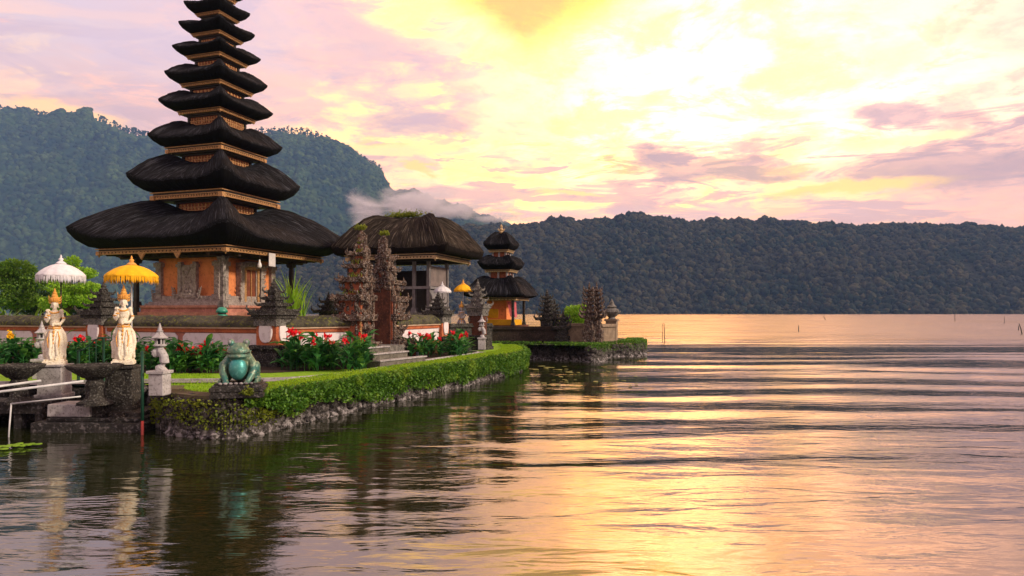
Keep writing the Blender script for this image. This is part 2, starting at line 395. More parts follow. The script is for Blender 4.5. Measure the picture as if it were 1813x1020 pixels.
def forest_mat(name, c1, c2, c3, s1, s2):
    m = bpy.data.materials.new(name); m.use_nodes = True; t = NT(m.node_tree); b = t.n['Principled BSDF']
    pos = t.n.new('ShaderNodeNewGeometry').outputs['Position']
    ri = t.n.new('ShaderNodeNewGeometry').outputs['Random Per Island']
    col = t.mix(t.smooth(t.noise(pos, s1, 5, .6), .38, .62), c1, c2)
    col = t.mix(t.mul(t.smooth(ri, .45, 1.0), .8), col, c3); col = t.mix(t.mul(t.smooth(t.noise(pos, s1 * 4.5, 4, .6), .54, .66), .6), col, tuple(x * 1.3 for x in c3)); col = t.mix(t.mul(t.smooth(t.noise(pos, s1 * 2.2, 4, .6), .56, .66), .7), col, tuple(x * .5 for x in c2))
    f = t.noise(pos, s2, 4, .7)
    col = t.mix(t.smooth(f, .35, .62), t.mix(.5, col, (.004, .008, .006)), col)
    t.put(b.inputs['Base Color'], col); b.inputs['Roughness'].default_value = .9; b.inputs['Specular IOR Level'].default_value = .1
    t.put(b.inputs['Normal'], t.bump(f, 1.0, 1.5))
    return m
fm = forest_mat('hill_forest', (.034, .042, .034), (.012, .028, .024), (.085, .080, .045), .010, .30)
fm2 = forest_mat('mountain_forest', (.010, .040, .034), (.045, .095, .035), (.08, .13, .05), .005, .07)
SILR = [(480, 470), (600, 435), (690, 415), (760, 405), (830, 398), (900, 397), (960, 390), (1050, 385), (1110, 381), (1140, 382), (1230, 389), (1300, 390), (1360, 386), (1380, 388), (1430, 396), (1500, 399), (1560, 397), (1640, 398), (1700, 397), (1760, 400), (1813, 402), (1900, 400), (2000, 396), (2200, 405), (2400, 410)]
SILR = [(a, b + 11) for a, b in SILR]
gr = build_hill('hill', SILR, 1150, 745, 735, fm, 5, 34, nx=700, nz=120)
gp = on_hill(gr, 48000, 7, 0, 1.03)
rr = np.random.RandomState(9).rand(len(gp)); crown_r = 1.5 + 4.2 * rr ** 2.6
gp[:, 2] += crown_r * .4
o = scatter_crowns('forest', gp, crown_r, fm, 10, sub=1, squash=1.0); tag(o, 'dark wooded slope beyond the lake on the right', 'forest', kind='stuff')
SILL = [(-700, 300), (-500, 250), (-300, 222), (-120, 205), (0, 207), (60, 212), (150, 222), (190, 226), (215, 238), (260, 250), (330, 262), (420, 250), (480, 245), (530, 243), (570, 255), (600, 268), (640, 292), (668, 308), (700, 345), (740, 352), (800, 372), (860, 385), (930, 420), (1000, 470), (1040, 555)]
gl = build_hill('mountain', SILL, 2500, 1500, 1550, fm2, 21, 17, nx=700, nz=200)
gp = on_hill(gl, 30000, 8, 0, .97)
rr = np.random.RandomState(19).rand(len(gp)); crown_r = 6.5 + 6 * rr ** 2
o = scatter_crowns('forest', gp, crown_r, fm2, 12, sub=1, squash=1.0); tag(o, 'blue hazy forest covering the high mountain on the left', 'forest', kind='stuff')
def ridge_trees():
    """thin tall trees standing along the ridge, sky seen between their trunks"""
    Xc, Yc, Zc, T = gl; k = int(1.0 / 1.35 * (T.shape[0] - 1)); rng = np.random.RandomState(4)
    xr, yr, zr = Xc[k], Yc[k], Zc[k]; mb = MB(); pts = []; rad = []
    for i in range(950):
        x = rng.uniform(-2250, -480); z = np.interp(x, xr, zr); y = np.interp(x, xr, yr) + rng.uniform(-22, 8)
        h = rng.uniform(14, 38); mb.tube([(x, y, z - 6), (x + rng.uniform(-1, 1), y, z + h)], [.9, .5], 4)
        for q in range(rng.randint(2, 5)): pts.append((x + rng.uniform(-4, 4), y + rng.uniform(-3, 3), z + h + rng.uniform(-9, 2))); rad.append(rng.uniform(2.0, 4.4))
    o = mb.build('forest', fm2); tag(o, 'bare trunks of trees standing along the mountain ridge', 'forest', kind='stuff')
    o = scatter_crowns('forest', np.array(pts), np.array(rad), fm2, 5, sub=1, squash=.7); tag(o, 'small tree crowns standing along the mountain ridge against the sky', 'forest', kind='stuff')
ridge_trees()

# ---------------------------------------------------------------- the air over the lake
def build_haze():
    mb = MB(); mb.box((-150, 1440, 420), (3400, 1480, 423.4))
    m = bpy.data.materials.new('haze'); m.use_nodes = True; t = NT(m.node_tree)
    for n in list(t.n): t.n.remove(n)
    pv = t.n.new('ShaderNodeVolumePrincipled'); pv.inputs['Color'].default_value = (.22, .40, .80, 1); pv.inputs['Density'].default_value = .00017
    pv.inputs['Anisotropy'].default_value = 0.0
    out = t.n.new('ShaderNodeOutputMaterial'); t.l.new(pv.outputs[0], out.inputs['Volume'])
    o = mb.build('haze', m); tag(o, 'thin blue haze over the lake and hills', 'haze', kind='stuff'); return o
HAZE = build_haze()
# ---------------------------------------------------------------- shared materials of the temple
stone = mat('grey_stone', (.17, .16, .15), (.06, .058, .056), (.36, .36, .35), 6, .92, .9, .03)
dark_stone = mat('weathered_stone', (.050, .046, .042), (.016, .015, .015), (.20, .20, .19), 5, .95, 1.0, .04)
wet_stone = mat('wet_stone', (.035, .032, .03), (.012, .012, .012), (.16, .15, .16), 3, .6, 1.0, .04, lo=.3, hi=.6)
pale_stone = mat('pale_stone', (.42, .41, .43), (.26, .25, .26), (.12, .11, .11), 5, .9, .8, .015)
rock = mat('shore_rock', (.075, .068, .065), (.018, .016, .015), (.22, .21, .21), 4, .85, 1.0, .05, lo=.38, hi=.56)
def lime_line(m):                                                      # pale dried lime where the lake level rises and falls
    t = NT(m.node_tree); b = t.n['Principled BSDF']; pos = t.n.new('ShaderNodeNewGeometry').outputs['Position']; z = t.sep(pos)[2]; old = b.inputs['Base Color'].links[0].from_socket
    nz = t.noise(pos, 3.0, 5, .65); f = t.mul(t.smooth(t.add(z, t.mul(t.sub(nz, .5), .5)), .20, .06), t.smooth(t.noise(pos, 9.0, 4, .6), .46, .58))
    t.put(b.inputs['Base Color'], t.mix(f, old, (.34, .32, .34)))
lime_line(rock)
brick = mat('temple_brick', (.46, .13, .05), (.30, .085, .04), (.55, .20, .10), 4, .9, .5, .01)
dark_brick = mat('dark_brick', (.13, .045, .025), (.05, .02, .014), (.18, .07, .04), 3, .9, .7, .02)
pink_brick = mat('pink_brick', (.50, .22, .17), (.34, .14, .11), (.20, .12, .10), 4, .9, .5, .01)
orange = mat('orange_wall', (.72, .26, .10), (.58, .19, .07), (.42, .14, .06), 1.6, .85, .3, .01)
white = mat('whitewash', (.68, .64, .68), (.60, .55, .59), (.50, .46, .47), 1.5, .85, .4, .01, lo=.45, hi=.75)
moss = mat('mossy_coping', (.085, .08, .06), (.035, .033, .028), (.17, .18, .03), 2.2, 1.0, 1.0, .06)
cream = mat('cream_trim', (.60, .46, .34), (.50, .34, .24), None, 4, .8, .2, .01)
gold = mat('carved_gold', (.50, .27, .10), (.26, .12, .05), (.72, .52, .30), 14, .45, 1.0, .02, metal=.25, bscale=38)
redgold = mat('red_gold_carving', (.30, .09, .04), (.16, .03, .02), (.45, .22, .08), 16, .5, 1.0, .03, metal=.2, bscale=30)
black_wood = mat('black_wood', (.02, .017, .015), (.035, .03, .026), None, 3, .6, .4, .01)
carved = mat('carved_grey_relief', (.40, .34, .32), (.22, .18, .17), (.52, .47, .45), 9, .9, 1.0, .05, bscale=24)
concrete = mat('lamp_concrete', (.46, .45, .48), (.34, .33, .35), (.17, .16, .16), 5, .85, .4, .01)
iron = mat('white_pipe', (.62, .64, .68), (.45, .47, .52), None, 6, .4, .1, .003, spec=.5)
green_paint = mat('green_paint', (.01, .07, .04), (.008, .04, .028), None, 6, .5, .2, .003)
red_paint = mat('red_paint', (.30, .03, .03), (.18, .02, .02), None, 6, .6, .2, .003)
soil = mat('soil', (.05, .032, .022), (.025, .018, .012), (.09, .05, .03), 4, 1.0, 1.0, .05)

def thatch_mat(name, c1, c2, c3):
    m = bpy.data.materials.new(name); m.use_nodes = True; t = NT(m.node_tree); b = t.n['Principled BSDF']
    uv = t.n.new('ShaderNodeTexCoord').outputs['UV']
    pos = t.n.new('ShaderNodeNewGeometry').outputs['Position']
    s1 = t.noise(t.mapping(uv, scale=(12, .9, 1)), 1.0, 4, .6, .6)
    s2 = t.noise(t.mapping(uv, scale=(27, 1.3, 1)), 1.0, 3, .6, .4)
    top = t.smooth(t.sep(uv)[1], -.02, .0)
    col = t.mix(t.mul(t.smooth(s1, .35, .68), top), c1, c2)
    col = t.mix(t.mul(t.mul(t.smooth(s2, .54, .68), .85), top), col, c3)
    
    t.put(b.inputs['Base Color'], col); b.inputs['Roughness'].default_value = .85; b.inputs['Specular IOR Level'].default_value = .08
    t.put(b.inputs['Normal'], t.bump(t.add(s1, t.mul(s2, .8)), 1.0, .05)); return m
thatch = thatch_mat('black_thatch', (.005, .005, .006), (.012, .012, .015), (.085, .09, .112))
thatch2 = thatch_mat('brown_thatch', (.010, .008, .007), (.028, .022, .018), (.16, .135, .11))

def leaf_mat(name, c1, c2, c3, tr=.35):
    m = bpy.data.materials.new(name); m.use_nodes = True; t = NT(m.node_tree); b = t.n['Principled BSDF']
    g = t.n.new('ShaderNodeNewGeometry'); ri = g.outputs['Random Per Island']; pos = g.outputs['Position']
    col = t.mix(ri, c1, c2); col = t.mix(t.mul(t.smooth(t.noise(pos, 2.3, 3, .6), .5, .7), .7), col, c3)
    t.put(b.inputs['Base Color'], col); b.inputs['Roughness'].default_value = .5; b.inputs['Specular IOR Level'].default_value = .3
    tl = t.n.new('ShaderNodeBsdfTranslucent'); t.put(tl.inputs[0], col)
    mx = t.n.new('ShaderNodeMixShader'); mx.inputs[0].default_value = tr
    t.l.new(b.outputs[0], mx.inputs[1]); t.l.new(tl.outputs[0], mx.inputs[2])
    t.l.new(mx.outputs[0], t.n['Material Output'].inputs[0]); return m
leaf_hedge = leaf_mat('hedge_leaf', (.035, .12, .012), (.12, .28, .025), (.26, .42, .035))
leaf_top = leaf_mat('lawn_leaf', (.22, .42, .01), (.34, .54, .025), (.13, .32, .015), .45)
leaf_yel = leaf_mat('yellow_leaf', (.13, .19, .018), (.26, .31, .025), (.05, .09, .012), .4)
leaf_canna = leaf_mat('canna_leaf', (.018, .10, .028), (.06, .25, .055), (.20, .46, .06), .35)
leaf_tree = leaf_mat('tree_leaf', (.05, .14, .015), (.16, .28, .03), (.03, .08, .015), .35)
leaf_dark = leaf_mat('dark_leaf', (.02, .05, .015), (.04, .09, .02), (.015, .03, .01), .25)
leaf_lime = leaf_mat('lime_leaf', (.20, .42, .02), (.34, .55, .05), (.10, .25, .02), .4)
petal_red = leaf_mat('red_petal', (.75, .008, .02), (.85, .02, .04), (.62, .005, .015), .35)
petal_yel = leaf_mat('yellow_petal', (.95, .60, .01), (.9, .45, .01), (.95, .7, .05), .35)

def leaves(name, pts, size, m, parent=None, seed=0, nrm=None, aspect=.5, spread=1.0, up=.0):
    """many small folded leaves; nrm leans them"""
    rng = np.random.RandomState(seed); pts = np.asarray(pts, float); n = len(pts)
    d = rng.normal(size=(n, 3)) * spread
    if nrm is not None: d += np.asarray(nrm)
    d[:, 2] += up; d /= np.linalg.norm(d, axis=1)[:, None] + 1e-9
    a = rng.normal(size=(n, 3)); s = np.cross(d, a); s /= np.linalg.norm(s, axis=1)[:, None] + 1e-9
    k = np.cross(d, s); sz = (np.asarray(size) * (.6 + .8 * rng.rand(n)))[:, None]
    v0 = pts - d * sz * .5; v2 = pts + d * sz * .5
    v1 = pts + s * sz * aspect * .5 + k * sz * .12; v3 = pts - s * sz * aspect * .5 + k * sz * .12
    V = np.stack([v0, v1, v2, v3], 1).reshape(-1, 3); b = np.arange(n)[:, None] * 4
    F = np.concatenate([b + np.array([[0, 1, 2]]), b + np.array([[0, 2, 3]])])
    return np_mesh(name, V, F, m, parent)

def remeshed(name, mb, m, parent=None, voxel=.012, smooth=3, M=None):
    """fuse overlapping shapes into one continuous skin"""
    o = mb.build(name + '_src', m); mo = o.modifiers.new('r', 'REMESH'); mo.mode = 'VOXEL'; mo.voxel_size = voxel
    if smooth: ms = o.modifiers.new('s', 'SMOOTH'); ms.iterations = smooth; ms.factor = .5
    dg = bpy.context.evaluated_depsgraph_get(); dg.update()
    me = bpy.data.meshes.new_from_object(o.evaluated_get(dg)); me.name = name
    bpy.data.objects.remove(o); me.materials.clear()
    me.materials.append(m); me.polygons.foreach_set('use_smooth', [True] * len(me.polygons)); me.polygons.foreach_set('material_index', [0] * len(me.polygons)); me.update()
    r = bpy.data.objects.new(name, me); COL.objects.link(r); r.parent = parent; return r

def horn(mb, p, d, size, upk=1.0, n=5):
    """carved curling leaf that juts out and turns up"""
    p = Vector(p); d = Vector(d).normalized(); z = Vector((0, 0, 1))
    mb.tube([p - d * size * .25, p + d * size * .45 - z * size * .05, p + d * size * .85 + z * size * .35 * upk, p + d * size * .78 + z * size * .95 * upk],
            [size * .30, size * .27, size * .16, size * .02], n)
def lumps(mb, c, hx, hy, hz, n, s, rng):
    """carved relief: small lumps over the four faces of a block"""
    for _ in range(n):
        f = rng.randint(4); a = rng.uniform(-1, 1); z = rng.uniform(-1, 1); q = s * rng.uniform(.6, 1.3)
        x, y = [(a * hx, -hy), (a * hx, hy), (-hx, a * hy), (hx, a * hy)][f]
        mb.ell((c[0] + x, c[1] + y, c[2] + z * hz), (q, q, q * 1.2), n=5, m=4, jit=.25)

def crown(mb, c, w, h, tiers, rng, spike=1.0):
    """stacked Balinese crown: shrinking slabs with upturned corner leaves and a knob on top"""
    z = c[2]; hh = h / (tiers + 1.4)
    for k in range(tiers):
        q = w * (1 - .80 * (k / tiers) ** .75) * rng.uniform(.93, 1.05) 
        mb.box((c[0], c[1], z + hh * .18), (q, q, hh * .18)); mb.box((c[0], c[1], z + hh * .46), (q * .78, q * .78, hh * .12)); mb.box((c[0], c[1], z + hh * .78), (q * .55, q * .55, hh * .24))
        for a in range(8):
            d = Vector((round(math.cos(a * math.pi / 4)), round(math.sin(a * math.pi / 4)), 0))
            s = hh * (.95 if a % 2 else .5) * spike * (1.25 if k == 0 else 1)
            horn(mb, (c[0] + d.x * q * .88, c[1] + d.y * q * .88, z + hh * .3), d, s * rng.uniform(.85, 1.1))
        lumps(mb, (c[0], c[1], z + hh * .7), q * .6, q * .6, hh * .25, 10, hh * .11, rng)
        z += hh
    q = w * .2
    mb.lathe([(q, 0), (q * 1.3, hh * .2), (q * .7, hh * .4), (q * 1.0, hh * .65), (q * .5, hh * .95), (.01, hh * 1.5)], 8, (c[0], c[1], z - .02))

def roof(name, parent, m, H, Hin, zlm, zlc, zim, zic, Hb, zb, hump=.1, tpk=.22, jit=.012, Hy=None, ridge=0.0, nS=30, seed=0, pexp=3.0):
    """thick thatch roof round a square (or, with ridge, a longer) plan: humped hips, rising corners, deep undercut eave"""
    rng = np.random.RandomState(seed); per = []
    for s in range(4):
        for k in range(nS):
            a = -1 + 2 * k / nS; a = math.copysign(abs(a) ** .85, a)
            per.append([(a, -1), (1, a), (-a, 1), (-1, -a)][s])
    per = np.array(per); q = np.minimum(abs(per[:, 0]), abs(per[:, 1])) / np.maximum(abs(per[:, 0]), abs(per[:, 1])); c = q ** pexp
    rows = []; vv = []; nT = 14; zpk = zic + hump
    rd = 1 - .012 * q ** 12                                     # corners slightly rounded
    for k in range(nT + 1):
        t = k / nT; h = Hin + (H - Hin) * t
        c = np.sin(q * math.pi / 2) ** ((pexp * (1 - t) + 5.5 * t) * 1.7)
        zs = zim - (zim - zlm) * (.5 * t + .5 * t ** 2)
        zc = zic + (zpk - zic) * math.sin(min(t / tpk, 1) * math.pi / 2) if t < tpk else zpk - (zpk - zlc) * ((t - tpk) / (1 - tpk)) ** 1.55
        z = zs * (1 - c) + zc * c
        x = per[:, 0] * h * rd; y = per[:, 1] * h * rd
        if ridge: x = x + np.sign(per[:, 0]) * ridge * abs(per[:, 0]) ** .6
        if Hy: y = per[:, 1] * (Hin + (Hy - Hin) * t) * rd
        j = rng.normal(size=len(per)) * jit * (1 + t)
        rows.append(np.stack([x, y, z + j], -1)); vv.append(t)
    lip = rows[-1].copy(); D = H - Hb
    dz = lip[:, 2] - zb
    for f, zf in ((.04, .22), (.26, .60), (.62, .90), (1.0, 1.0)):
        r = lip.copy(); k = 1 - (D / H) * f; r[:, 0] = lip[:, 0] * k; r[:, 1] = lip[:, 1] * k
        if ridge: r[:, 0] = lip[:, 0] * (1 - D / (H + ridge) * f)
        r[:, 2] = lip[:, 2] - dz * zf + rng.normal(size=len(per)) * jit * .7; rows.append(r); vv.append(-.2 - f * .4)
    r = rows[-1].copy(); r[:, :2] *= .3; rows.append(r); vv.append(-1.5)
    V = np.concatenate(rows); n = len(per); K = len(rows); F = []
    idx = np.arange(K * n).reshape(K, n)
    A = idx[:-1]; B = idx[1:]
    F = np.stack([A, B, np.roll(B, -1, 1), np.roll(A, -1, 1)], -1).reshape(-1, 4)
    F = F[:, ::-1]
    lp = rows[14]; mF = int(260 * H); kk = rng.randint(0, n, mF); fr_ = rng.rand(mF)[:, None]; p0 = lp[kk] * (1 - fr_) + lp[(kk + 1) % n] * fr_   # loose strands along the eave
    od = p0 * np.array([1, 1, 0]); od /= np.linalg.norm(od, axis=1)[:, None]; sd_ = np.stack([-od[:, 1], od[:, 0], od[:, 2]], -1); L_ = (min(.13, .035 * H + .03) * (.4 + rng.rand(mF)))[:, None]
    w_ = .007 + .003 * H; up_ = np.array([[0, 0, 1.0]])
    q0 = p0 - od * .03 + up_ * .006; q1 = p0 + od * L_ * .35 - up_ * L_ * .6 + sd_ * rng.normal(size=(mF, 1)) * .02
    SV = np.stack([q0 - sd_ * w_, q0 + sd_ * w_, q1], 1).reshape(-1, 3); SF = len(V) + np.arange(mF * 3).reshape(-1, 3); nV0 = len(V); V = np.concatenate([V, SV])
    o = np_mesh(name, V, [F, SF, np.array([[*idx[0][::-1]]]).reshape(1, -1)] if Hin > .02 else [F, SF], m, parent, smooth=True)
    uvl = o.data.uv_layers.new(name='uv'); u = np.arange(n) / nS * (2 * H); 
    vi = np.empty(len(o.data.loops), dtype=np.int32); o.data.loops.foreach_get('vertex_index', vi)
    UU = u[vi % n]; VV = np.where(vi < nV0, np.array(vv)[np.minimum(vi, nV0 - 1) // n], .9) * (H - Hin + .3)
    # keep strands running down the slope and closing up toward the hips
    uvl.data.foreach_set('uv', np.stack([UU, VV], -1).astype(np.float32).ravel())
    return o

def beam_frame(name, parent, m, H, z0, z1, n=22, Hy=None, dentil=True, corner=True):
    """carved eave beam: gold dentils, a black recess and two thin gold lines"""
    Hy = Hy or H; h = z1 - z0; mb = MB(); mk = MB()
    for s in (-1, 1):
        mk.box((0, s * Hy, z0 + h * .5), (H - .01, .045, h * .5 - .003)); mk.box((s * H, 0, z0 + h * .5), (.045, Hy - .05, h * .5 - .004))
        for zc, hh, e in ((.10, .09, .0), (.50, .05, .03), (.88, .06, .06)):
            mb.box((0, s * (Hy + e), z0 + h * zc), (H + e + .05, .055, h * hh)); mb.box((s * (H + e), 0, z0 + h * zc), (.052, Hy + e - .056, h * (hh - .004)))
        for k in range(n):
            a = (k + .5) / n * 2 - 1
            mb.box((a * H, s * (Hy + .05), z0 + h * .27), (H / n * .60, .018, h * .12)); mb.box((s * (H + .05), a * Hy, z0 + h * .27), (.018, Hy / n * .60, h * .12))
        if corner:
            for s2 in (-1, 1): mb.box((s * (H + .01), s2 * (Hy + .01), z0 + h * .2), (h * .34, h * .34, h * .30)); mb.lathe([(h * .22, 0), (h * .1, -h * .2), (.01, -h * .35)], 6, (s * (H + .01), s2 * (Hy + .01), z0 - h * .1))
    o = mb.build(name, m, parent); mk.build('beam_core', black_wood, o); return o
U = Vector((-.951, .309, 0)); Vd = Vector((.309, .951, 0)); RZ = -R(18)
rg = random.Random(11); random.seed(5)
class RR(random.Random):
    def randint(s, a, b=None): return s.randrange(a) if b is None else s.randrange(a, b)
rr_ = RR(3)

# ---------------------------------------------------------------- the tall eleven-roofed shrine tower
def build_meru():
    t = thing('pagoda', (-12.42, 28.8, 0), RZ, 'tall black shrine tower of many stacked thatch roofs over an orange carved base', 'pagoda')
    mb = MB()                                                            # base platform, local frame: -Y is the face to the left, +X the face to the right
    mb.box((0, 0, 1.45), (2.15, 2.15, .75)); mb.box((0, 0, 2.25), (2.02, 2.02, .12)); mb.box((0, 0, 2.415), (2.1, 2.1, .045)); mb.build('platform', pink_brick, t)
    mb = MB(); mb.box((0, 0, 2.50), (1.92, 1.92, .04)); mb.box((0, 0, 2.575), (1.82, 1.82, .035)); mb.build('plinth_moulding', carved, t)
    mb = MB(); mb.box((0, 0, 3.5), (1.55, 1.55, .9)); mb.build('wall', orange, t)
    # carved grey stone on the walls
    for face in range(4):
        M = Matrix.Rotation(face * math.pi / 2, 4, 'Z')
        mb = MB()
        for s in (-1, 1):
            mb.box((s * 1.45, -1.6, 3.4), (.13, .10, .82), M=M); mb.box((s * 1.45, -1.62, 2.80), (.20, .13, .1), M=M); mb.box((s * 1.45, -1.62, 4.1), (.19, .13, .08), M=M)
            for k in range(7): mb.box((s * (1.45 + .02 * (k % 2)), -1.68, 2.95 + k * .16), (.10, .05, .035), M=M)
            mb.box((s * .37, -1.62, 3.45), (.08, .10, .75), M=M); mb.box((s * .37, -1.66, 4.05), (.14, .10, .06), M=M)
            for k in range(6):
                p = M @ Vector((s * (.5 + k * .03), -1.70, 2.72 + k * .085)); d = (M @ Vector((s, -.3, 0)) ).normalized(); horn(mb, p, d, .17 - k * .012)
            for k in range(5):
                p = M @ Vector((s * (1.62 + k * .035), -1.62, 2.65 + k * .1)); d = (M @ Vector((s, -.2, 0))).normalized(); horn(mb, p, d, .2 - k * .022)
        mb.box((0, -1.6, 2.72), (1.7, .12, .12), M=M)
        if face != 1:
            mb.box((0, -1.60, 3.45), (.28, .09, .62), M=M)
            for _ in range(46):
                p = M @ Vector((rr_.uniform(-.2, .2), -1.69, rr_.uniform(2.98, 3.95))); mb.ell(p, (.045, .045, .05), n=6, m=4, jit=.3)
            for _ in range(60):
                p = M @ Vector((rr_.gauss(0, .3), -1.72, 2.78 + abs(rr_.gauss(0, .13)))); mb.ell(p, (.06, .05, .06), n=6, m=4, jit=.3)
        else:                                                            # the door side
            for s in (-1, 1):
                mb.box((s * .62, -1.66, 3.4), (.11, .14, .8), M=M)
                for k in range(9):
                    p = M @ Vector((s * (.66 + .05 * math.sin(k)), -1.78, 2.75 + k * .17)); horn(mb, p, (M @ Vector((s, -.5, 0))).normalized(), .15)
            for k in range(40):
                a = math.pi * k / 39; p = M @ Vector((math.cos(a) * .72, -1.76, 4.0 + .22 * math.sin(a))); mb.ell(p, (.08, .07, .08), n=6, m=4, jit=.3)
            for k in range(9): horn(mb, M @ Vector((-.8 + k * .2, -1.78, 4.1)), M @ Vector((0, -1, 0)), .16)
        mb.build('carved_relief', carved, t)
    mb = MB(); M = Matrix.Rotation(math.pi / 2, 4, 'Z')
    mb.box((0, -1.62, 3.3), (.36, .06, .72), M=M); dr = mb.build('door', mat('door_brown', (.22, .06, .03), (.12, .04, .02), None, 5), t)
    mb = MB()
    for s in (-1, 1): mb.box((s * .40, -1.68, 3.3), (.06, .08, .75), M=M)
    mb.box((0, -1.68, 4.0), (.42, .08, .07), M=M); mb.box((0, -1.69, 3.25), (.02, .03, .7), M=M); mb.build('door_frame', gold, dr)
    for sx, sy in ((-1, -1), (1, -1), (1, 1), (-1, 1)):                   # the four posts
        mb = MB(); mb.box((sx * 2.12, sy * 2.12, 2.9), (.075, .075, 1.62)); mb.box((sx * 2.12, sy * 2.12, 2.5), (.15, .15, .12), taper=.8); mb.box((sx * 2.12, sy * 2.12, 4.25), (.13, .13, .1), taper=1.3)
        mb.build('post', black_wood if (sx, sy) != (1, -1) else mat('post_grey', (.30, .27, .26), (.05, .045, .04), None, 7), t)
    mb = MB(); mb.box((0, 0, 4.50), (3.0, 3.0, .03))
    for s in (-1, 1):
        for k in range(13): a = -2.7 + k * .45; mb.box((a, s * 2.4, 4.44), (.035, .6, .03)); mb.box((s * 2.4, a, 4.44), (.6, .035, .03))
    for s in (-1, 1): mb.box((0, s * 2.12, 4.38), (2.9, .07, .06)); mb.box((s * 2.12, 0, 4.37), (.07, 2.9, .055))
    mb.build('ceiling_rafters', mat('rafter_wood', (.055, .035, .025), (.02, .014, .01), None, 5), t)
    T = [(3.86, 3.02, 4.44, 4.68, 5.52, .52, 1.04), (2.42, 1.68, 6.74, 7.04, 7.76, .36, .89), (1.88, 1.31, 8.70, 8.93, 9.42, .22, .74), (1.6, 1.0, 10.37, 10.54, 10.83, .16, .68),
         (1.44, .92, 11.52, 11.68, 12.02, .14, .55), (1.24, .77, 12.72, 12.87, 13.12, .12, .45), (1.07, .63, 13.68, 13.82, 14.14, .11, .38), (.93, .52, 14.55, 14.68, 15.02, .1, .33),
         (.82, .45, 15.32, 15.44, 15.76, .09, .28), (.70, .38, 16.02, 16.13, 16.42, .08, .22), (.60, .32, 16.68, 16.78, 17.05, .06, .05)]
    T = [(H, Hb, b0 - (.04 if 3 <= i < 8 else 0), b1 - (.08 if 3 <= i < 8 else 0), lc + (.03 if 3 <= i < 8 else 0), dl, Hin) for i, (H, Hb, b0, b1, lc, dl, Hin) in enumerate(T)]
    for i, (H, Hb, b0, b1, lc, dl, Hin) in enumerate(T):
        nb = T[i + 1][2] if i + 1 < len(T) else 17.75
        pk = (.01, .03, .24, .12, .18, .17, .16, .15, .14, .12, 0)[i]; dip = (.40, .32, .18, .10, .10, .08, .07, .06, .05, .05, 0)[i]; Hn = T[i + 1][1] if i < 10 else .1
        roof('roof', t, thatch, H, Hin * .98, lc - dl, lc, nb - pk - dip, nb - pk - dip * .9, Hb, b1, pexp=3.0, hump=dip * .9, tpk=max(.12, (Hn - Hin) / (H - Hin)), seed=i, jit=.010 if i < 3 else .006, nS=40 if i < 2 else 28)
        beam_frame('beam', t, gold, Hb, b0, b1, n=(34, 26, 22, 18, 16, 14, 12, 10, 9, 8, 7)[i])
        if i:
            hw0 = T[i - 1][6]; mb = MB(); mb.box((0, 0, b0 - .012), (Hb * .93, Hb * .93, .03)); mb.box((0, 0, b0 - .06), (hw0 * 1.12, hw0 * 1.12, .03)); mb.build('soffit', black_wood, t)
            hw = T[i - 1][6]; mb = MB(); mb.box((0, 0, b0 - .38), (hw, hw, .3)); 
            pn = mb.build('storey_panel', redgold, t); mb = MB(); q = 11 if i < 4 else 7
            for s in (-1, 1):
                for zz in (.17, .31):
                    mb.box((0, s * (hw + .02), b0 - zz - .08), (hw, .02, .012)); mb.box((s * (hw + .02), 0, b0 - zz - .08), (.02, hw, .012))
                    for k in range(q): a = ((k + .5) / q * 2 - 1) * .95; r_ = hw * .5 / q * rr_.uniform(.8, 1.5); mb.ell((a * hw, s * (hw + .02), b0 - zz), (r_, .035, .065), n=6, m=4, jit=.3); mb.ell((s * (hw + .02), a * hw, b0 - zz), (.035, r_, .065), n=6, m=4, jit=.3)
            mb.build('panel_carving', gold, pn)
            for sx, sy in ((-1, -1), (1, -1), (1, 1), (-1, 1)): mb = MB(); mb.box((sx * (hw + .02), sy * (hw + .02), b0 - .37), (.05, .05, .29)); mb.build('corner_post', black_wood, t)
    mb = MB(); mb.lathe([(.12, 0), (.16, .15), (.07, .3), (.1, .45), (.02, .9)], 10, (0, 0, 17.7)); mb.build('finial', gold, t)
    for a in (-.95, .95):                                                # hanging gold triangles under the beam
        mb = MB(); mb._add([(a * .9 - .22, -3.09, 4.5), (a * .9 + .22, -3.09, 4.5), (a * .9, -3.09, 4.2), (a * .9 - .22, -3.04, 4.5), (a * .9 + .22, -3.04, 4.5), (a * .9, -3.04, 4.2)], [(0, 1, 2), (5, 4, 3), (0, 2, 5, 3), (2, 1, 4, 5), (1, 0, 3, 4)]); mb.build('beam_bracket', gold, t)
    return t
meru = build_meru()
def meru_extras():
    Mw = Matrix.Translation((-12.35, 28.8, 0)) @ Matrix.Rotation(RZ, 4, 'Z')
    p = Mw @ Vector((3.12, -.62, 4.28)); mb = MB(); mb.box((p.x, p.y, p.z), (.2, .012, .26), rz=RZ + math.pi / 2)
    tag(mb.build('sign', mat('sign_white', (.62, .60, .62), (.5, .48, .5), None, 3, bump=0)), 'small blank white board hanging from the eave of the tall tower', 'sign')
    p = Mw @ Vector((3.1, -1.35, 0)); mb = MB(); mb.tube([(p.x, p.y, 4.5), (p.x, p.y, 4.22)], .008, 5)
    l = mb.build('hanging_lamp', black_wood); tag(l, 'white bulb hanging under the gold beam of the tall tower', 'lamp')
    mb = MB(); mb.lathe([(.03, 0), (.035, -.1), (.07, -.16), (.085, -.27), (.04, -.33)], 12, (p.x, p.y, 4.24)); mb.build('bulb', mat('bulb_white', (.8, .8, .8), None, None, 3, .3, 0), l, smooth=True)
meru_extras()

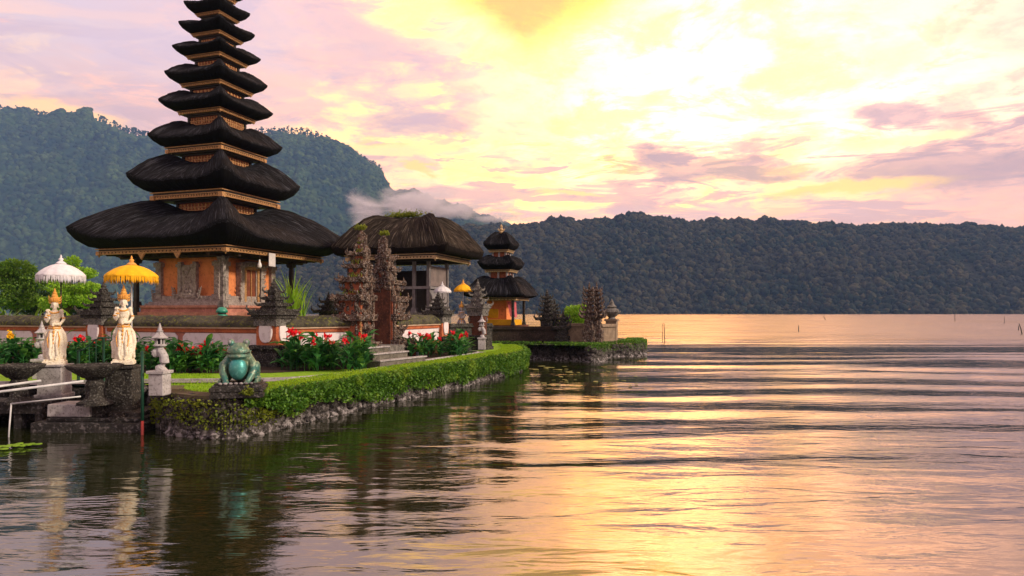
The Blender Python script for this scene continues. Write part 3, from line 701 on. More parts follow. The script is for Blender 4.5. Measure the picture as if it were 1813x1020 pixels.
# ---------------------------------------------------------------- ground of the two islets
FRONT = [Vector((-26, 14.0, 0)), Vector((-18, 14.0, 0)), Vector((-12, 13.95, 0)), Vector((-8.6, 13.9, 0)), Vector((-7.0, 13.75, 0)), PG(262, 752), PG(290, 769), PG(340, 776), PG(405, 778), PG(450, 772), PG(500, 760), PG(600, 735), PG(700, 712), PG(800, 690), PG(870, 672), PG(915, 661), PG(927, 655), PG(930, 648), PG(915, 641)]
ISL2 = [PG(862, 634), PG(930, 635), PG(1000, 637), PG(1036, 639), PG(1044, 643), PG(1066, 640), PG(1072, 634), PG(1130, 631), PG(1143, 628), PG(1142, 623)]
def resample(pl, step):
    out = [pl[0].copy()]
    for a, b in zip(pl[:-1], pl[1:]):
        L = (b - a).length; n = max(1, int(L / step))
        for k in range(1, n + 1): out.append(a.lerp(b, k / n))
    return out
def smooth_line(pl, it=2):
    for _ in range(it):
        q = [pl[0]]
        for a, b in zip(pl[:-1], pl[1:]): q += [a.lerp(b, .25), a.lerp(b, .75)]
        pl = q + [pl[-1]]
    return pl
FRONT_S = smooth_line(FRONT); ISL2_S = smooth_line(ISL2)
def inward(pl, d):
    out = []
    for i, p in enumerate(pl):
        t = (pl[min(i + 1, len(pl) - 1)] - pl[max(i - 1, 0)]).normalized(); n = Vector((-t.y, t.x, 0)); out.append(p + n * d)
    return out
def land(name, pl, back, z, m):
    ring = [Vector((p.x, p.y, z)) for p in pl] + [Vector((x, y, z)) for x, y in back]
    bm = bmesh.new(); vs = [bm.verts.new(p) for p in ring]; bm.faces.new(vs); bmesh.ops.triangulate(bm, faces=bm.faces[:])
    me = bpy.data.meshes.new(name); bm.to_mesh(me); bm.free(); me.materials.append(m); o = bpy.data.objects.new(name, me); COL.objects.link(o); return tag(o, kind='structure')
grass_mat = mat('lawn_grass', (.20, .40, .012), (.26, .47, .02), (.12, .28, .015), 6, .9, 1.0, .03, bscale=60)
earth_mat = mat('island_earth', (.07, .09, .025), (.05, .045, .03), (.09, .12, .03), 1.2, 1.0, 1.0, .05)
land('lawn', inward(FRONT_S, .3), [(-.6, 33), (-1.2, 38), (-6, 52), (-45, 56), (-45, 14.4)], .70, grass_mat)
land('island_ground', inward(ISL2_S, .25), [(6.6, 40), (2, 47), (-6, 50), (-3.0, 35)], .66, earth_mat)

def shore_wall(name, pl, h, label, m, seed, stone_r=.13, rows=5, lean=.12):
    """rough rubble retaining wall rising out of the water"""
    rng = random.Random(seed); pts = resample(pl, .19); n = len(pts); bm = bmesh.new()
    bmesh.ops.create_icosphere(bm, subdivisions=2, radius=1); iv = np.array([v.co[:] for v in bm.verts]); jf = np.array([[v.index for v in f.verts] for f in bm.faces]); bm.free()
    Vs = []; Fs = []; b = 0
    for i in range(1, n - 1):
        t = (pts[i + 1] - pts[i - 1]).normalized(); nn = Vector((-t.y, t.x, 0))
        for r in range(rows):
            z = -.15 + (h + .15) * (r + .5 + rng.uniform(-.2, .2)) / rows; p = pts[i] + t * rng.uniform(-.06, .06) + nn * (lean * (z / h) + rng.uniform(-.03, .04) + .1)
            s = np.array([stone_r * rng.uniform(.8, 1.35), stone_r * rng.uniform(.8, 1.2), stone_r * rng.uniform(.6, 1.1)])
            f = np.array([mnoise.noise(Vector(v) * 1.3 + Vector((i * 3.1, r * 7.7, seed))) for v in iv]); V = iv * (1 + .8 * f[:, None]); V = np.sign(V) * np.abs(V) ** .72 * s
            a = rng.uniform(0, 3.1); ca, sa = math.cos(a), math.sin(a); V = np.stack([V[:, 0] * ca - V[:, 1] * sa, V[:, 0] * sa + V[:, 1] * ca, V[:, 2]], 1) + np.array([p.x, p.y, z])
            Vs.append(V); Fs.append(jf + b); b += len(V)
    o = np_mesh(name, np.concatenate(Vs), np.concatenate(Fs), m); tag(o, label, 'wall')
    ip = inward(pts, .16); q = []; fb = []
    for i, p in enumerate(ip): q += [(p.x, p.y, -1.2), (p.x + 0, p.y, h)]
    for i in range(len(ip) - 1): fb.append((2 * i, 2 * i + 2, 2 * i + 3, 2 * i + 1))
    np_mesh('mortar', np.array(q), np.array(fb), dark_stone, o); return o
shore_wall('retaining_wall', FRONT_S[18:], .66, 'rough stone retaining wall along the near lawn, wet at the waterline', rock, 1, rows=6, stone_r=.12)
shore_wall('retaining_wall', FRONT_S[:20], .64, 'black wet stone bank under the two white statues', wet_stone, 3, rows=4, stone_r=.17)
shore_wall('retaining_wall', ISL2_S, .60, 'low stone wall holding the far islet with the small three-roofed shrine', rock, 2, rows=4, stone_r=.17)

# flat slabs on the rounded corner by the frog
def coping_slabs():
    pts = resample(inward(FRONT_S, .18), .02); pts = [p for p in pts if -7.6 < p.x < -3.9 and p.y < 13.6]
    mb = MB(); step = 24; k = 0
    while k + step < len(pts):
        a, c = pts[k], pts[k + step - 1]; t = (c - a).normalized(); nn = Vector((-t.y, t.x, 0)); m = (a + c) / 2
        mb.box((m.x + nn.x * .12, m.y + nn.y * .12, .70 + random.uniform(-.008, .008)), ((c - a).length / 2 + .01, .20, .035), rz=math.atan2(t.y, t.x), jit=.008); k += step
    tag(mb.build('coping', mat('coping_brown', (.13, .10, .075), (.07, .06, .04), (.12, .14, .03), 3, .95, .8, .02), bevel=.01), 'flat brown stone edging round the corner below the frog', 'edging')
coping_slabs()

# ---------------------------------------------------------------- hedge trailing over the wall
def hedge():
    pts = resample(FRONT_S, .03); pts = [p for p in pts if p.x > -4.75 and p.y > 12]; tn = inward(pts, 1.0)
    rng = np.random.RandomState(2); n = 21000
    i = (rng.rand(n) ** 1.25 * (len(pts) - 1)).astype(int); Pp = np.array([[p.x, p.y] for p in pts]); Nn = np.array([[q.x - p.x, q.y - p.y] for p, q in zip(pts, tn)])
    i = (rng.rand(n) * (len(pts) - 1)).astype(int); i = np.clip(i, 0, len(pts) - 1)
    frac = i / len(pts)
    low = .25 + .34 * fbm(i * .03, i * 0, 3, 4) * 2 - .24 * frac + (.25 * np.exp(-frac * 12))
    z = low + (.76 - low) * rng.rand(n) ** .75
    rnd = np.clip((z - .62) / .2, 0, 1)
    off = -.10 - .05 * rng.rand(n) + .22 * rnd ** 2 + fbm(i * .03, z * 5, 5, 4) * .34 + .05 * (1 - z)
    p = np.stack([Pp[i, 0] + Nn[i, 0] * off, Pp[i, 1] + Nn[i, 1] * off, z], -1)
    nr = np.stack([-Nn[i, 0], -Nn[i, 1], np.full(n, .25)], -1)
    h = thing('hedge', (0, 0, 0), 0, 'long clipped green hedge spilling over the stone wall to the water', 'hedge')
    p += rng.normal(size=p.shape) * .03; leaves('face_leaves', p, .075, leaf_hedge, h, 1, nr * .7, .6, .9)
    # inner mass so the wall does not show through
    mb = MB(); rings = []
    for k in range(10, len(pts), 6):
        p_, n_ = pts[k], (tn[k] - pts[k]); lw = .42 - .2 * k / len(pts) + .2 * math.exp(-(k - 10) / 12)
        rings.append([tuple(p_ + n_ * a + Vector((0, 0, z_))) for a, z_ in ((.02, lw), (-.06, .5), (.0, .68), (.18, .745), (.75, .745), (.75, lw))])
    mb.ring(rings); mb.build('branches', leaf_dark, h)
    n = 26000; i = (rng.rand(n) * (len(pts) - 1)).astype(int); off = .06 + .85 * rng.rand(n)
    p = np.stack([Pp[i, 0] + Nn[i, 0] * off, Pp[i, 1] + Nn[i, 1] * off, .765 + .025 * rng.rand(n) - .05 * np.clip(.2 - off, 0, 1)], -1)
    leaves('top_leaves', p, .032, leaf_top, h, 2, None, .6, .7, .9)
hedge()
def lawn_blades():
    rng = np.random.RandomState(6); n = 26000; x = rng.uniform(-9.5, -2, n); y = rng.uniform(12.2, 20, n)
    fr = resample(FRONT_S, .1); fx = np.array([p.x for p in fr]); fy = np.array([p.y for p in fr]); k = (fx > -8) & (fx < .3); o = np.argsort(fx[k]); yb = np.interp(x, fx[k][o], fy[k][o])
    d = y - yb; ok = (d > .45) & (d < 2.6); x, y = x[ok], y[ok]
    leaves('grass', np.stack([x, y, np.full(len(x), .72)], -1), .05, leaf_top, None, 4, None, .25, .4, 1.3)['kind'] = 'stuff'
lawn_blades(); bpy.data.objects['grass']['label'] = 'bright short grass between the path and the hedge'
def moss_patches():
    rng = np.random.RandomState(12); fr = [p for p in resample(FRONT_S, .04) if -7.6 < p.x < -4.0 and p.y < 13.7]; tn = inward(fr, 1); P_ = []; N_ = []
    for c in range(22):
        k = rng.randint(len(fr)); z0 = rng.uniform(.22, .62); 
        for _ in range(rng.randint(20, 90)):
            kk = min(max(int(k + rng.normal() * 5), 0), len(fr) - 1); d = tn[kk] - fr[kk]; z = min(z0 + rng.normal() * .06, .7); o = -.04 + .08 * z - rng.rand() * .06
            P_.append((fr[kk].x + d.x * o, fr[kk].y + d.y * o, z)); N_.append((-d.x, -d.y, .5))
    o = leaves('creeper', P_, .06, leaf_yel, None, 5, np.array(N_), .6, .7); tag(o, 'yellow-green creeper in patches on the dark stone corner under the frog', 'creeper')
moss_patches()

# ---------------------------------------------------------------- path with its kerb
def path():
    c = [PG(-100, 684, .72), PG(240, 678, .72), PG(400, 677, .72), PG(500, 675, .72), PG(560, 671.5, .72), PG(620, 665, .72), PG(660, 659, .72), PG(700, 652.5, .72), PG(760, 641, .72), PG(830, 631, .72), PG(866, 626, .72), PG(858, 622.5, .72), PG(790, 621, .72)]
    c = smooth_line(c, 3); mbp = MB(); mbk = MB(); n = len(c)
    for i in range(n - 1):
        a, b = c[i], c[i + 1]; ta = (c[min(i + 1, n - 1)] - c[max(i - 1, 0)]).normalized(); tb = (c[min(i + 2, n - 1)] - c[i]).normalized()
        na = Vector((-ta.y, ta.x, 0)); nb = Vector((-tb.y, tb.x, 0)); w_ = .30 if i < n * .7 else .30
        mbp.quad(a - na * .05, b - nb * .05, b + nb * w_, a + na * w_)
        for o, mm in ((w_, mbk),):
            p = [a + na * o, b + nb * o, b + nb * (o + .07), a + na * (o + .07)]; q = [v + Vector((0, 0, .05)) for v in p]
            mm.quad(*q); mm.quad(p[0], p[1], q[1], q[0]); mm.quad(p[2], p[3], q[3], q[2])
    for o in (mbp,):
        ob = o.build('path', mat('path_concrete', (.30, .29, .32), (.20, .19, .21), None, 3, .9, .5, .01)); ob.location.z = .006; tag(ob, kind='structure')
    k = mbk.build('kerb', pale_stone); tag(k, 'pale stone kerb curving behind the grey path', 'kerb')
path()
mb = MB(); mb.quad(PG(-150, 656, .71), PG(100, 656, .71), PG(320, 661, .71), PG(480, 660, .71), PG(640, 652, .71), PG(760, 636, .71), PG(835, 624, .71), PG(835, 615, .71), PG(600, 618, .71), PG(300, 626, .71), PG(-150, 634, .71))
tag(mb.build('bed_soil', soil), kind='structure')

# ---------------------------------------------------------------- compound walls and piers
def wall(a, b, label, z0=.6, th=.17, dz=0.0, name='compound_wall'):
    a, b = Vector(a), Vector(b); d = b - a; L = d.length; rz = math.atan2(d.y, d.x); t = thing(name, (a.x, a.y, 0), rz, label, 'wall'); h = L / 2
    mb = MB(); mb.box((h, 0, (z0 + 1.10) / 2), (h, th + .06, (1.10 - z0) / 2)); mb.build('base', dark_brick, t)
    mb = MB(); mb.box((h, 0, 1.13), (h, th + .09, .03)); mb.box((h, 0, 1.68), (h, th + .04, .055)); mb.build('brick_band', brick, t)
    mb = MB(); mb.box((h, 0, 1.39), (h, th - .02, .235)); mb.build('body', pink_brick, t)
    mb = MB(); n = max(1, round(L / 2.6)); w_ = L / n
    for k in range(n):
        for s in (-1, 1):
            c = (k + .5) * w_; hw = w_ / 2 - .10; y = s * (th - .02); yo = s * (th + .012); q = .1
            pr = [(c - hw + q, 1.19), (c + hw - q, 1.19), (c + hw, 1.29), (c + hw, 1.49), (c + hw - q, 1.60), (c - hw + q, 1.60), (c - hw, 1.49), (c - hw, 1.29)]
            mb.ring([[(x, y, z) for x, z in (pr if s < 0 else pr[::-1])], [(x, yo, z) for x, z in (pr if s < 0 else pr[::-1])]])
    mb.build('white_panel', white, t)
    mb = MB(); mb.box((h, 0, 1.755), (h, th + .10, .022)); mb.build('cream_line', cream, t)
    # mossy coping, its ridge uneven
    nS = max(8, int(L / .09)); pr = [(-.30, 1.78), (-.32, 1.88), (-.26, 1.94), (-.12, 2.06), (0, 2.10), (.12, 2.06), (.26, 1.94), (.32, 1.88), (.30, 1.78)]; V = []
    for i in range(nS + 1):
        x = L * i / nS
        for j, (y, z) in enumerate(pr): nz = mnoise.noise(Vector((x * 4 + a.x * 3, y * 6, z * 5))) * .035; V.append((x, y + nz * .6, z + (nz if 0 < j < 8 else 0)))
    idx = np.arange(len(V)).reshape(nS + 1, len(pr)); F = np.stack([idx[:-1, :-1], idx[1:, :-1], idx[1:, 1:], idx[:-1, 1:]], -1).reshape(-1, 4)[:, ::-1]
    cp = np_mesh('coping', np.array(V), F, moss, t)
    rng = np.random.RandomState(int(L * 100)); m = int(L * 260); x = rng.rand(m) * L; keep = fbm(x * .9, x * 0, 7, 3) + rng.normal(size=m) * .1 > -.02; x = x[keep]; y = rng.normal(size=len(x)) * .13
    leaves('moss_tufts', np.stack([x, y, 2.09 - abs(y) * .45], -1), .05, leaf_yel, t, 3, None, .3, .6, .9)
    return t
CORN = Vector((-6.62, 19.0, 0)); GATE = Vector((-4.62, 20.7, 0)); PIERR = Vector((-2.75, 25.4, 0)); LEFTP = Vector((-12.5, 20.9, 0)); LEFTE = Vector((-20.0, 23.3, 0))
wall(LEFTP, CORN, 'white panelled compound wall with mossy coping, between the left pier and the corner pier')
wall(LEFTE, LEFTP, 'white panelled compound wall at the far left, behind the two white statues')
wall(CORN, GATE + Vector((-.25, -.25, 0)), 'short white panelled wall joining the corner pier to the carved split gate')
wall(GATE + Vector((.62, 1.55, 0)), PIERR, 'white panelled wall to the right of the split gate, in front of the open pavilion')
def pier(loc, label, h=1.28, w=.33, rz=-R(20), ovals=True, m_crown=None, zt=2.02, spike=.9):
    t = thing('wall_pier', loc, rz, label, 'pillar'); m_crown = m_crown or dark_stone
    mb = MB(); mb.box((0, 0, .82), (w * 1.35, w * 1.35, .24)); mb.box((0, 0, 1.12), (w * 1.2, w * 1.2, .07)); mb.box((0, 0, 1.24), (w * 1.42, w * 1.42, .05)); lumps(mb, (0, 0, 1.0), w * 1.35, w * 1.35, .25, 40, .045, rr_); mb.build('base', dark_stone, t)
    mb = MB(); mb.box((0, 0, (1.28 + zt) / 2), (w, w, (zt - 1.28) / 2)); mb.build('shaft', brick if ovals else dark_brick, t)
    if ovals:
        for f in range(4):
            M = Matrix.Rotation(f * math.pi / 2, 4, 'Z'); mb = MB(); ol = [(math.copysign(abs(math.cos(a)) ** .75, math.cos(a)) * w * .66, 1.66 + math.sin(a) * .31) for a in [k * math.pi / 8 for k in range(16)]]
            mb.ring([[(x, -w + .01, z) for x, z in ol], [(x, -w - .035, z) for x, z in ol], [(x * .9, -w - .045, 1.66 + (z - 1.66) * .92) for x, z in ol]], M=M); mb.build('oval_panel', white, t)
    mb = MB(); mb.box((0, 0, zt - .08), (w + .05, w + .05, .12)); 
    for f in range(4):
        M = Matrix.Rotation(f * math.pi / 2, 4, 'Z')
        for k in range(5): mb.ell(M @ Vector(((-1 + k * .5) * w, -w - .02, zt - .02 - .06 * (k % 2))), (.07, .05, .08), n=6, m=4, jit=.2)
        for s in (-1, 1): mb.ell(M @ Vector((s * w * .95, -w, 1.9)), (.05, .05, .12), n=6, m=4, jit=.2)
    mb.build('capital', stone, t)
    mb = MB(); mb.box((0, 0, zt + .05), (w * 1.3, w * 1.3, .05)); mb.box((0, 0, zt + .13), (w * 1.5, w * 1.5, .035)); crown(mb, (0, 0, zt + .16), w * 1.35, h - .16, 4, rr_, spike); mb.build('crown', m_crown, t)
    return t
pier(CORN, 'corner pillar with white oval panels and dark carved crown, between white wall and flower bed', h=1.12)
pier(LEFTP, 'far left pillar with black pointed crown seen between the white and yellow parasols', h=1.12)
pier(PIERR, 'dark pillar with white ovals beside the small yellow parasol', h=.95, w=.30)
pier(Vector((-1.35, 27.0, 0)), 'tall carved grey pillar right of the small yellow parasol', h=1.25, w=.27, ovals=False, m_crown=stone, zt=2.25)

# ---------------------------------------------------------------- the split gate
def gate_half(loc, out, label, seed, hgt=3.55):
    rz = math.atan2(out.y, out.x); t = thing('split_gate', loc, rz, label, 'gate', 'two halves of the carved split gate'); rng = RR(seed)
    lev = [(.60, 1.15, 1.05, .56), (1.15, 1.30, 1.15, .62), (1.30, 1.95, .80, .40), (1.95, 2.12, 1.0, .50), (2.12, 2.55, .86, .42), (2.55, 2.70, 1.02, .50), (2.70, 3.10, .62, .34), (3.10, 3.22, .80, .42), (3.22, 3.52, .48, .28), (3.52, 3.62, .60, .34), (3.62, 3.90, .34, .21), (3.90, 3.98, .42, .26), (3.98, 4.22, .22, .15), (4.22, 4.55, .10, .08)]
    mb = MB()
    lev = [(a, b, c * .88, d * .94) for a, b, c, d in lev]
    for z0, z1, o, th in lev: mb.box((o / 2 + .02, 0, (z0 + z1) / 2), (o / 2, th - .03, (z1 - z0) / 2 - .002))
    mb.build('brick_core', mat('gate_brick', (.40, .12, .06), (.20, .06, .035), (.10, .06, .045), 5, .9, .8, .02), t)
    mb = MB(); mb.box((0, 0, 1.80), (.018, .30, 1.20)); mb.build('cut_face', dark_brick, t)
    mb = MB()
    for i, (z0, z1, o, th) in enumerate(lev):
        slab = (z1 - z0) < .2
        if slab:
            mb.box((o / 2 + .03, 0, (z0 + z1) / 2), (o / 2 + .02, th + .02, (z1 - z0) / 2 + .01))
            s = .20 if z0 < 2.6 else .16
            for k in range(4):
                x = .12 + (o - .05) * k / 3
                for sy in (-1, 1):
                    if rng.random() < .6: horn(mb, (x, sy * (th - .03), (z0 + z1) / 2), (.15 * k, sy, 0), s * rng.uniform(.6, 1.0), rng.uniform(.5, 1.2))
                    else: q = rng.uniform(.07, .12); mb.ell((x, sy * th, (z0 + z1) / 2), (q, q, q * 1.2), n=7, m=5, jit=.3)
            for y in (-.75, 0, .75): horn(mb, (o - .02, y * th, (z0 + z1) / 2), (1, y * .5, 0), s * rng.uniform(.9, 1.5), rng.uniform(.6, 1.3))
        else:
            for sy in (-1, 1):
                mb.box((o * .80, sy * th * .9, (z0 + z1) / 2), (.07, .07, (z1 - z0) / 2)); mb.box((.10, sy * th * .9, (z0 + z1) / 2), (.05, .07, (z1 - z0) / 2))
                for _ in range(int(26 * (z1 - z0) / .5 * (o + .3))):
                    q = rng.uniform(.03, .10); mb.ell((rng.uniform(.08, o), sy * (th - .01), rng.uniform(z0, z1)), (q, q, q * 1.3), n=5, m=4, jit=.3)
            for _ in range(int(18 * (z1 - z0) / .5)): q = rng.uniform(.04, .08); mb.ell((o, rng.uniform(-th, th), rng.uniform(z0, z1)), (q, q, q * 1.3), n=5, m=4, jit=.3)
    for _ in range(150):
        z = rng.uniform(2.85, 4.2); q = rng.uniform(.03, .08); mb.ell((rng.uniform(-.03, .03), rng.uniform(-1, 1) * (.40 - (z - 2.85) * .2), z), (q, q, q * 1.3), n=5, m=4, jit=.3)
    for zz, oo, s in ((1.6, .68, .30), (2.3, .70, .32), (2.85, .50, .24)):
        for y in (-.25, .25): horn(mb, (oo, y, zz), (1, y, 0), s); horn(mb, (oo * .8, y * 1.6, zz + .05), (.5, y * 4, 0), s * .8)
    mb.lathe([(.09, 0), (.12, .08), (.06, .16), (.08, .25), (.01, .5)], 8, (.12, 0, 4.3)); mb.build('carving', stone_mossy, t)
    P_ = []
    for _ in range(420):
        z = rng.choice((2.75, 3.25, 3.65, 4.0, 4.3)) + rng.uniform(0, .12); P_.append((rng.uniform(.05, .75) * (4.9 - z) / 2, rng.uniform(-.3, .3) * (4.9 - z) / 2, z))
    for _ in range(160): P_.append((rng.gauss(.15, .07), rng.gauss(0, .07), 4.72 + abs(rng.gauss(0, .05))))
    leaves('plants', P_, .11, leaf_yel, t, seed, None, .25, .7, .9)
    return t
stone_mossy = mat('lichen_stone', (.15, .095, .07), (.05, .028, .02), (.46, .45, .44), 5, .95, 1.0, .05, lo=.38, hi=.56)
ga = GATE + Vector((.08, .15, 0)); OUT = Vd
gate_half(ga, -OUT, 'near left half of the carved brick split gate with a yellow-green tuft on top', 5)
gate_half(ga + OUT * 1.25 + Vector((-.04, 0, 0)), OUT, 'far right half of the carved split gate, its bare dark brick cut side showing', 6)
# landing and steps
def steps():
    t = thing('stairs', (0, 0, 0), 0, 'three wide grey stone steps rising to the split gate', 'stairs')
    A = Vector((-3.38, 17.95, 0)); B = Vector((-2.50, 19.75, 0)); d = (B - A).normalized(); s = Vector((-d.y, d.x, 0))
    for k, (z, a, b) in enumerate(((.90, -.15, 2.0), (1.05, .1, 1.7), (1.20, .35, 1.35))):
        p0 = A + s * (.42 * k) + d * a; p1 = A + s * (.42 * k) + d * b; m = (p0 + p1) / 2 + s * 1.2; mb = MB(); mb.box((m.x, m.y, (z + .5) / 2 - .0), ((p1 - p0).length / 2, 1.2 - .0 * k, (z - .5) / 2), rz=math.atan2(d.y, d.x)); mb.build('step', mat('step_stone', (.15, .14, .12), (.07, .065, .055), (.22, .21, .19), 5, .9, .8, .02), t)
        mb = MB(); q = (p0 + p1) / 2 + s * .05; mb.box((q.x, q.y, z + .018), ((p1 - p0).length / 2 + .03, .09, .018), rz=math.atan2(d.y, d.x)); mb.build('nosing', pale_stone, t)
steps()
mb = MB(); mb.box((-4.4, 21.0, .9), (.75, .9, .27), rz=RZ); tag(mb.build('landing', stone), 'low stone landing at the foot of the split gate', 'landing')
# gold umbrella-like cloth strip beside the gate
mb = MB()
for k in range(16): mb.ell((-4.42 + .012 * math.sin(k * 2.1), 19.95, 1.0 + k * .06), (.035, .03, .045), n=6, m=4, jit=.3)
tag(mb.build('gold_ornament', gold), 'strip of hanging gold ornaments in the opening of the split gate', 'ornament')

# ---------------------------------------------------------------- open pavilion behind the gate
def pavilion():
    NC = Vector((-3.16, 27.6, 0)); c = NC + U * 1.9 + Vd * 1.7
    t = thing('pavilion', (c.x, c.y, 0), RZ, 'dark open pavilion with a mossy brown thatch roof behind the split gate', 'pavilion')
    hx, hy = 1.37, 1.0; zb0, zb1 = 4.36, 4.58
    mb = MB(); mb.box((0, 0, 1.3), (hx + .1, hy + .1, .75)); mb.box((0, 0, 2.1), (hx + .2, hy + .2, .07)); mb.build('platform', stone, t)
    mb = MB(); mb.box((0, hy - .1, 3.1), (hx - .12, .05, .95)); mb.box((-hx + .1, 0, 3.1), (.05, hy - .15, .95)); mb.box((0, -hy + .75, 2.75), (hx - .3, .05, .6)); mb.build('back_wall', black_wood, t)
    pan = mat('panel_grey', (.24, .23, .25), (.15, .14, .16), (.09, .08, .08), 2.5, .85, .4, .01)
    mb = MB(); mb.box((hx - .06, 0, 2.62), (.05, hy - .1, .5)); mb.build('side_panel', pan, t)
    mb = MB(); mb.box((hx - .09, .1, 3.72), (.03, hy - .2, .42)); mb.build('side_panel', mat('panel_pale', (.20, .16, .16), (.13, .11, .11), None, 3), t)
    for sx, sy in ((-1, -1), (1, -1), (1, 1), (-1, 1), (.5, -1)):
        mb = MB(); mb.box((sx * (hx - .05), sy * (hy - .05), 3.25), (.065, .065, 1.1)); mb.box((sx * (hx - .05), sy * (hy - .05), 2.28), (.13, .13, .11), taper=.7); mb.build('post', mat('pavilion_post', (.20, .19, .20), (.12, .11, .12), None, 5), t)
    mb = MB()
    for z in (3.22,):
        for s in (-1, 1): mb.box((0, s * (hy - .02), z), (hx + .08, .09, .055)); mb.box((s * (hx - .02), 0, z - .003), (.09, hy + .08, .052))
    mb.build('rail', mat('rail_grey', (.24, .23, .25), (.15, .14, .15), None, 5), t)
    beam_frame('beam', t, gold_pale, 2.0, zb0, zb1, Hy=1.8, n=26)
    mb = MB(); mb.box((0, 0, zb1 + .02), (1.95, 1.75, .02)); mb.box((0, -hy, 4.37), (1.95, .06, .05)); mb.box((0, hy, 4.37), (1.95, .06, .05)); mb.build('ceiling', black_wood, t)
    r = roof('roof', t, thatch2, 2.12, .12, 4.86, 4.95, 6.30, 6.30, 1.95, zb1, hump=.07, tpk=.3, ridge=.55, jit=.016, nS=36, seed=40, pexp=2.2)
    P_ = [(random.gauss(-.25, .38), random.gauss(0, .12), 6.36 + abs(random.gauss(0, .10))) for _ in range(900)]
    leaves('roof_plants', P_, .13, leaf_yel, r, 8, None, .35, .9, .6)
    mb = MB(); mb.lathe([(.008, .1), (.02, 0), (.05, -.08), (.03, -.3)], 8, (-.1, -hy - .2, 4.3)); mb.build('bell', pale_stone, t)
gold_pale = mat('beam_gold_pale', (.55, .40, .22), (.36, .24, .13), (.62, .50, .34), 12, .6, .8, .02)
pavilion()

# ---------------------------------------------------------------- far islet: three-roofed shrine and its carved walls
def small_meru():
    t = thing('small_pagoda', (-.56, 36.0, 0), RZ, 'small three-roofed black thatch shrine with yellow cloth, on the far islet', 'pagoda')
    mb = MB(); mb.box((0, 0, 1.1), (1.15, 1.15, .42)); mb.build('platform', dark_brick, t)
    mb = MB(); mb.box((0, 0, 1.66), (.86, .86, .15)); mb.build('yellow_skirt', mat('yellow_cloth', (.75, .40, .01), (.6, .30, .01), None, 3, .8, .4, .01), t)
    mb = MB(); mb.box((-.25, .35, 2.3), (.55, .4, .5)); mb.build('altar', orange, t)
    mb = MB(); mb.box((-.3, -.45, 2.12), (.28, .02, .24)); mb.build('altar_cloth', MATS['yellow_cloth'], t)
    for sx, sy in ((-1, -1), (1, -1), (1, 1), (-1, 1)):
        mb = MB(); mb.box((sx * .95, sy * .95, 2.1), (.06, .06, .85)); mb.box((sx * .95, sy * .95, 1.6), (.11, .11, .1), taper=.6); mb.build('post', dark_stone, t)
    mb = MB(); mb.quad((.9, -.85, 2.75), (.98, -.55, 2.72), (.92, -.2, 1.95), (.86, -.5, 1.9)); mb.quad((.62, -.9, 2.75), (.9, -.86, 2.72), (.98, -.7, 1.95), (.75, -.8, 1.98)); o = mb.build('pink_cloth', mat('pink_cloth', (.75, .18, .22), (.6, .12, .16), None, 4), t)
    sm = o.modifiers.new('s', 'SOLIDIFY'); sm.thickness = .01
    T = [(1.60, 1.12, 2.80, 2.94, 3.14, .10, .50), (1.0, .62, 4.28, 4.40, 4.83, .16, .38), (.76, .46, 5.32, 5.44, 5.80, .08, .06)]
    for i, (H, Hb, b0, b1, lc, dl, Hin) in enumerate(T):
        nb = T[i + 1][2] if i < 2 else 6.38
        tp = (4.0, 5.12, 6.36)[i]
        roof('roof', t, thatch2 if i == 9 else thatch, H, Hin * .98, lc - dl, lc, tp - .04, tp, Hb, b1, hump=(.10, .06, .05)[i], seed=60 + i, nS=24, jit=.012)
        beam_frame('beam', t, gold_pale, Hb, b0, b1, n=12)
        if i:
            hw = T[i - 1][6]; mb = MB(); mb.box((0, 0, b0 - .2), (hw * .9, hw * .9, .22)); mb.build('storey_panel', redgold, t)
            for sx, sy in ((-1, -1), (1, -1), (1, 1), (-1, 1), (0, -1), (1, 0)): mb = MB(); mb.box((sx * (hw - .03), sy * (hw - .03), b0 - .19), (.045, .045, .21)); mb.build('corner_post', pale_stone, t)
    mb = MB(); mb.lathe([(.10, 0), (.14, .06), (.07, .12), (.12, .2), (.05, .3), (.08, .36), (.01, .48)], 10, (0, 0, 6.34)); 
    for a in range(6): horn(mb, (.08 * math.cos(a), .08 * math.sin(a), 6.5), (math.cos(a), math.sin(a), 0), .13)
    mb.build('finial', gold_pale, t)
small_meru()
def block_wall(a, b, z0, z1, label, m, th=.2, name='stone_wall', cap=True):
    a, b = Vector(a), Vector(b); d = b - a; rz = math.atan2(d.y, d.x); t = thing(name, (a.x, a.y, 0), rz, label, 'wall'); h = d.length / 2
    mb = MB(); mb.box((h, 0, (z0 + z1 - .14) / 2), (h, th, (z1 - .14 - z0) / 2)); mb.box((h, 0, z0 + .12), (h + .02, th + .06, .12)); mb.build('body', m, t)
    if cap: mb = MB(); mb.box((h, 0, z1 - .11), (h + .01, th + .08, .03)); mb.box((h, 0, z1 - .04), (h, th + .04, .04), taper=.98); mb.build('coping', m, t)
    return t
block_wall((-1.3, 33.2, 0), (2.55, 33.0, 0), .6, 1.50, 'long dark stone wall in front of the small three-roofed shrine', mat('black_brown_stone', (.045, .03, .025), (.02, .015, .012), (.08, .06, .05), 3, .9, .8, .03))
tan = mat('tan_stone', (.30, .23, .17), (.20, .15, .11), (.12, .10, .07), 4, .9, .9, .03)
block_wall((2.62, 32.9, 0), (3.45, 32.6, 0), .6, 1.66, 'pale brown stone wall left of the tall pointed gate on the far islet', tan, .18)
block_wall((4.15, 32.8, 0), (4.95, 33.6, 0), .6, 1.62, 'pale brown stone wall right of the tall pointed gate on the far islet', tan, .18)
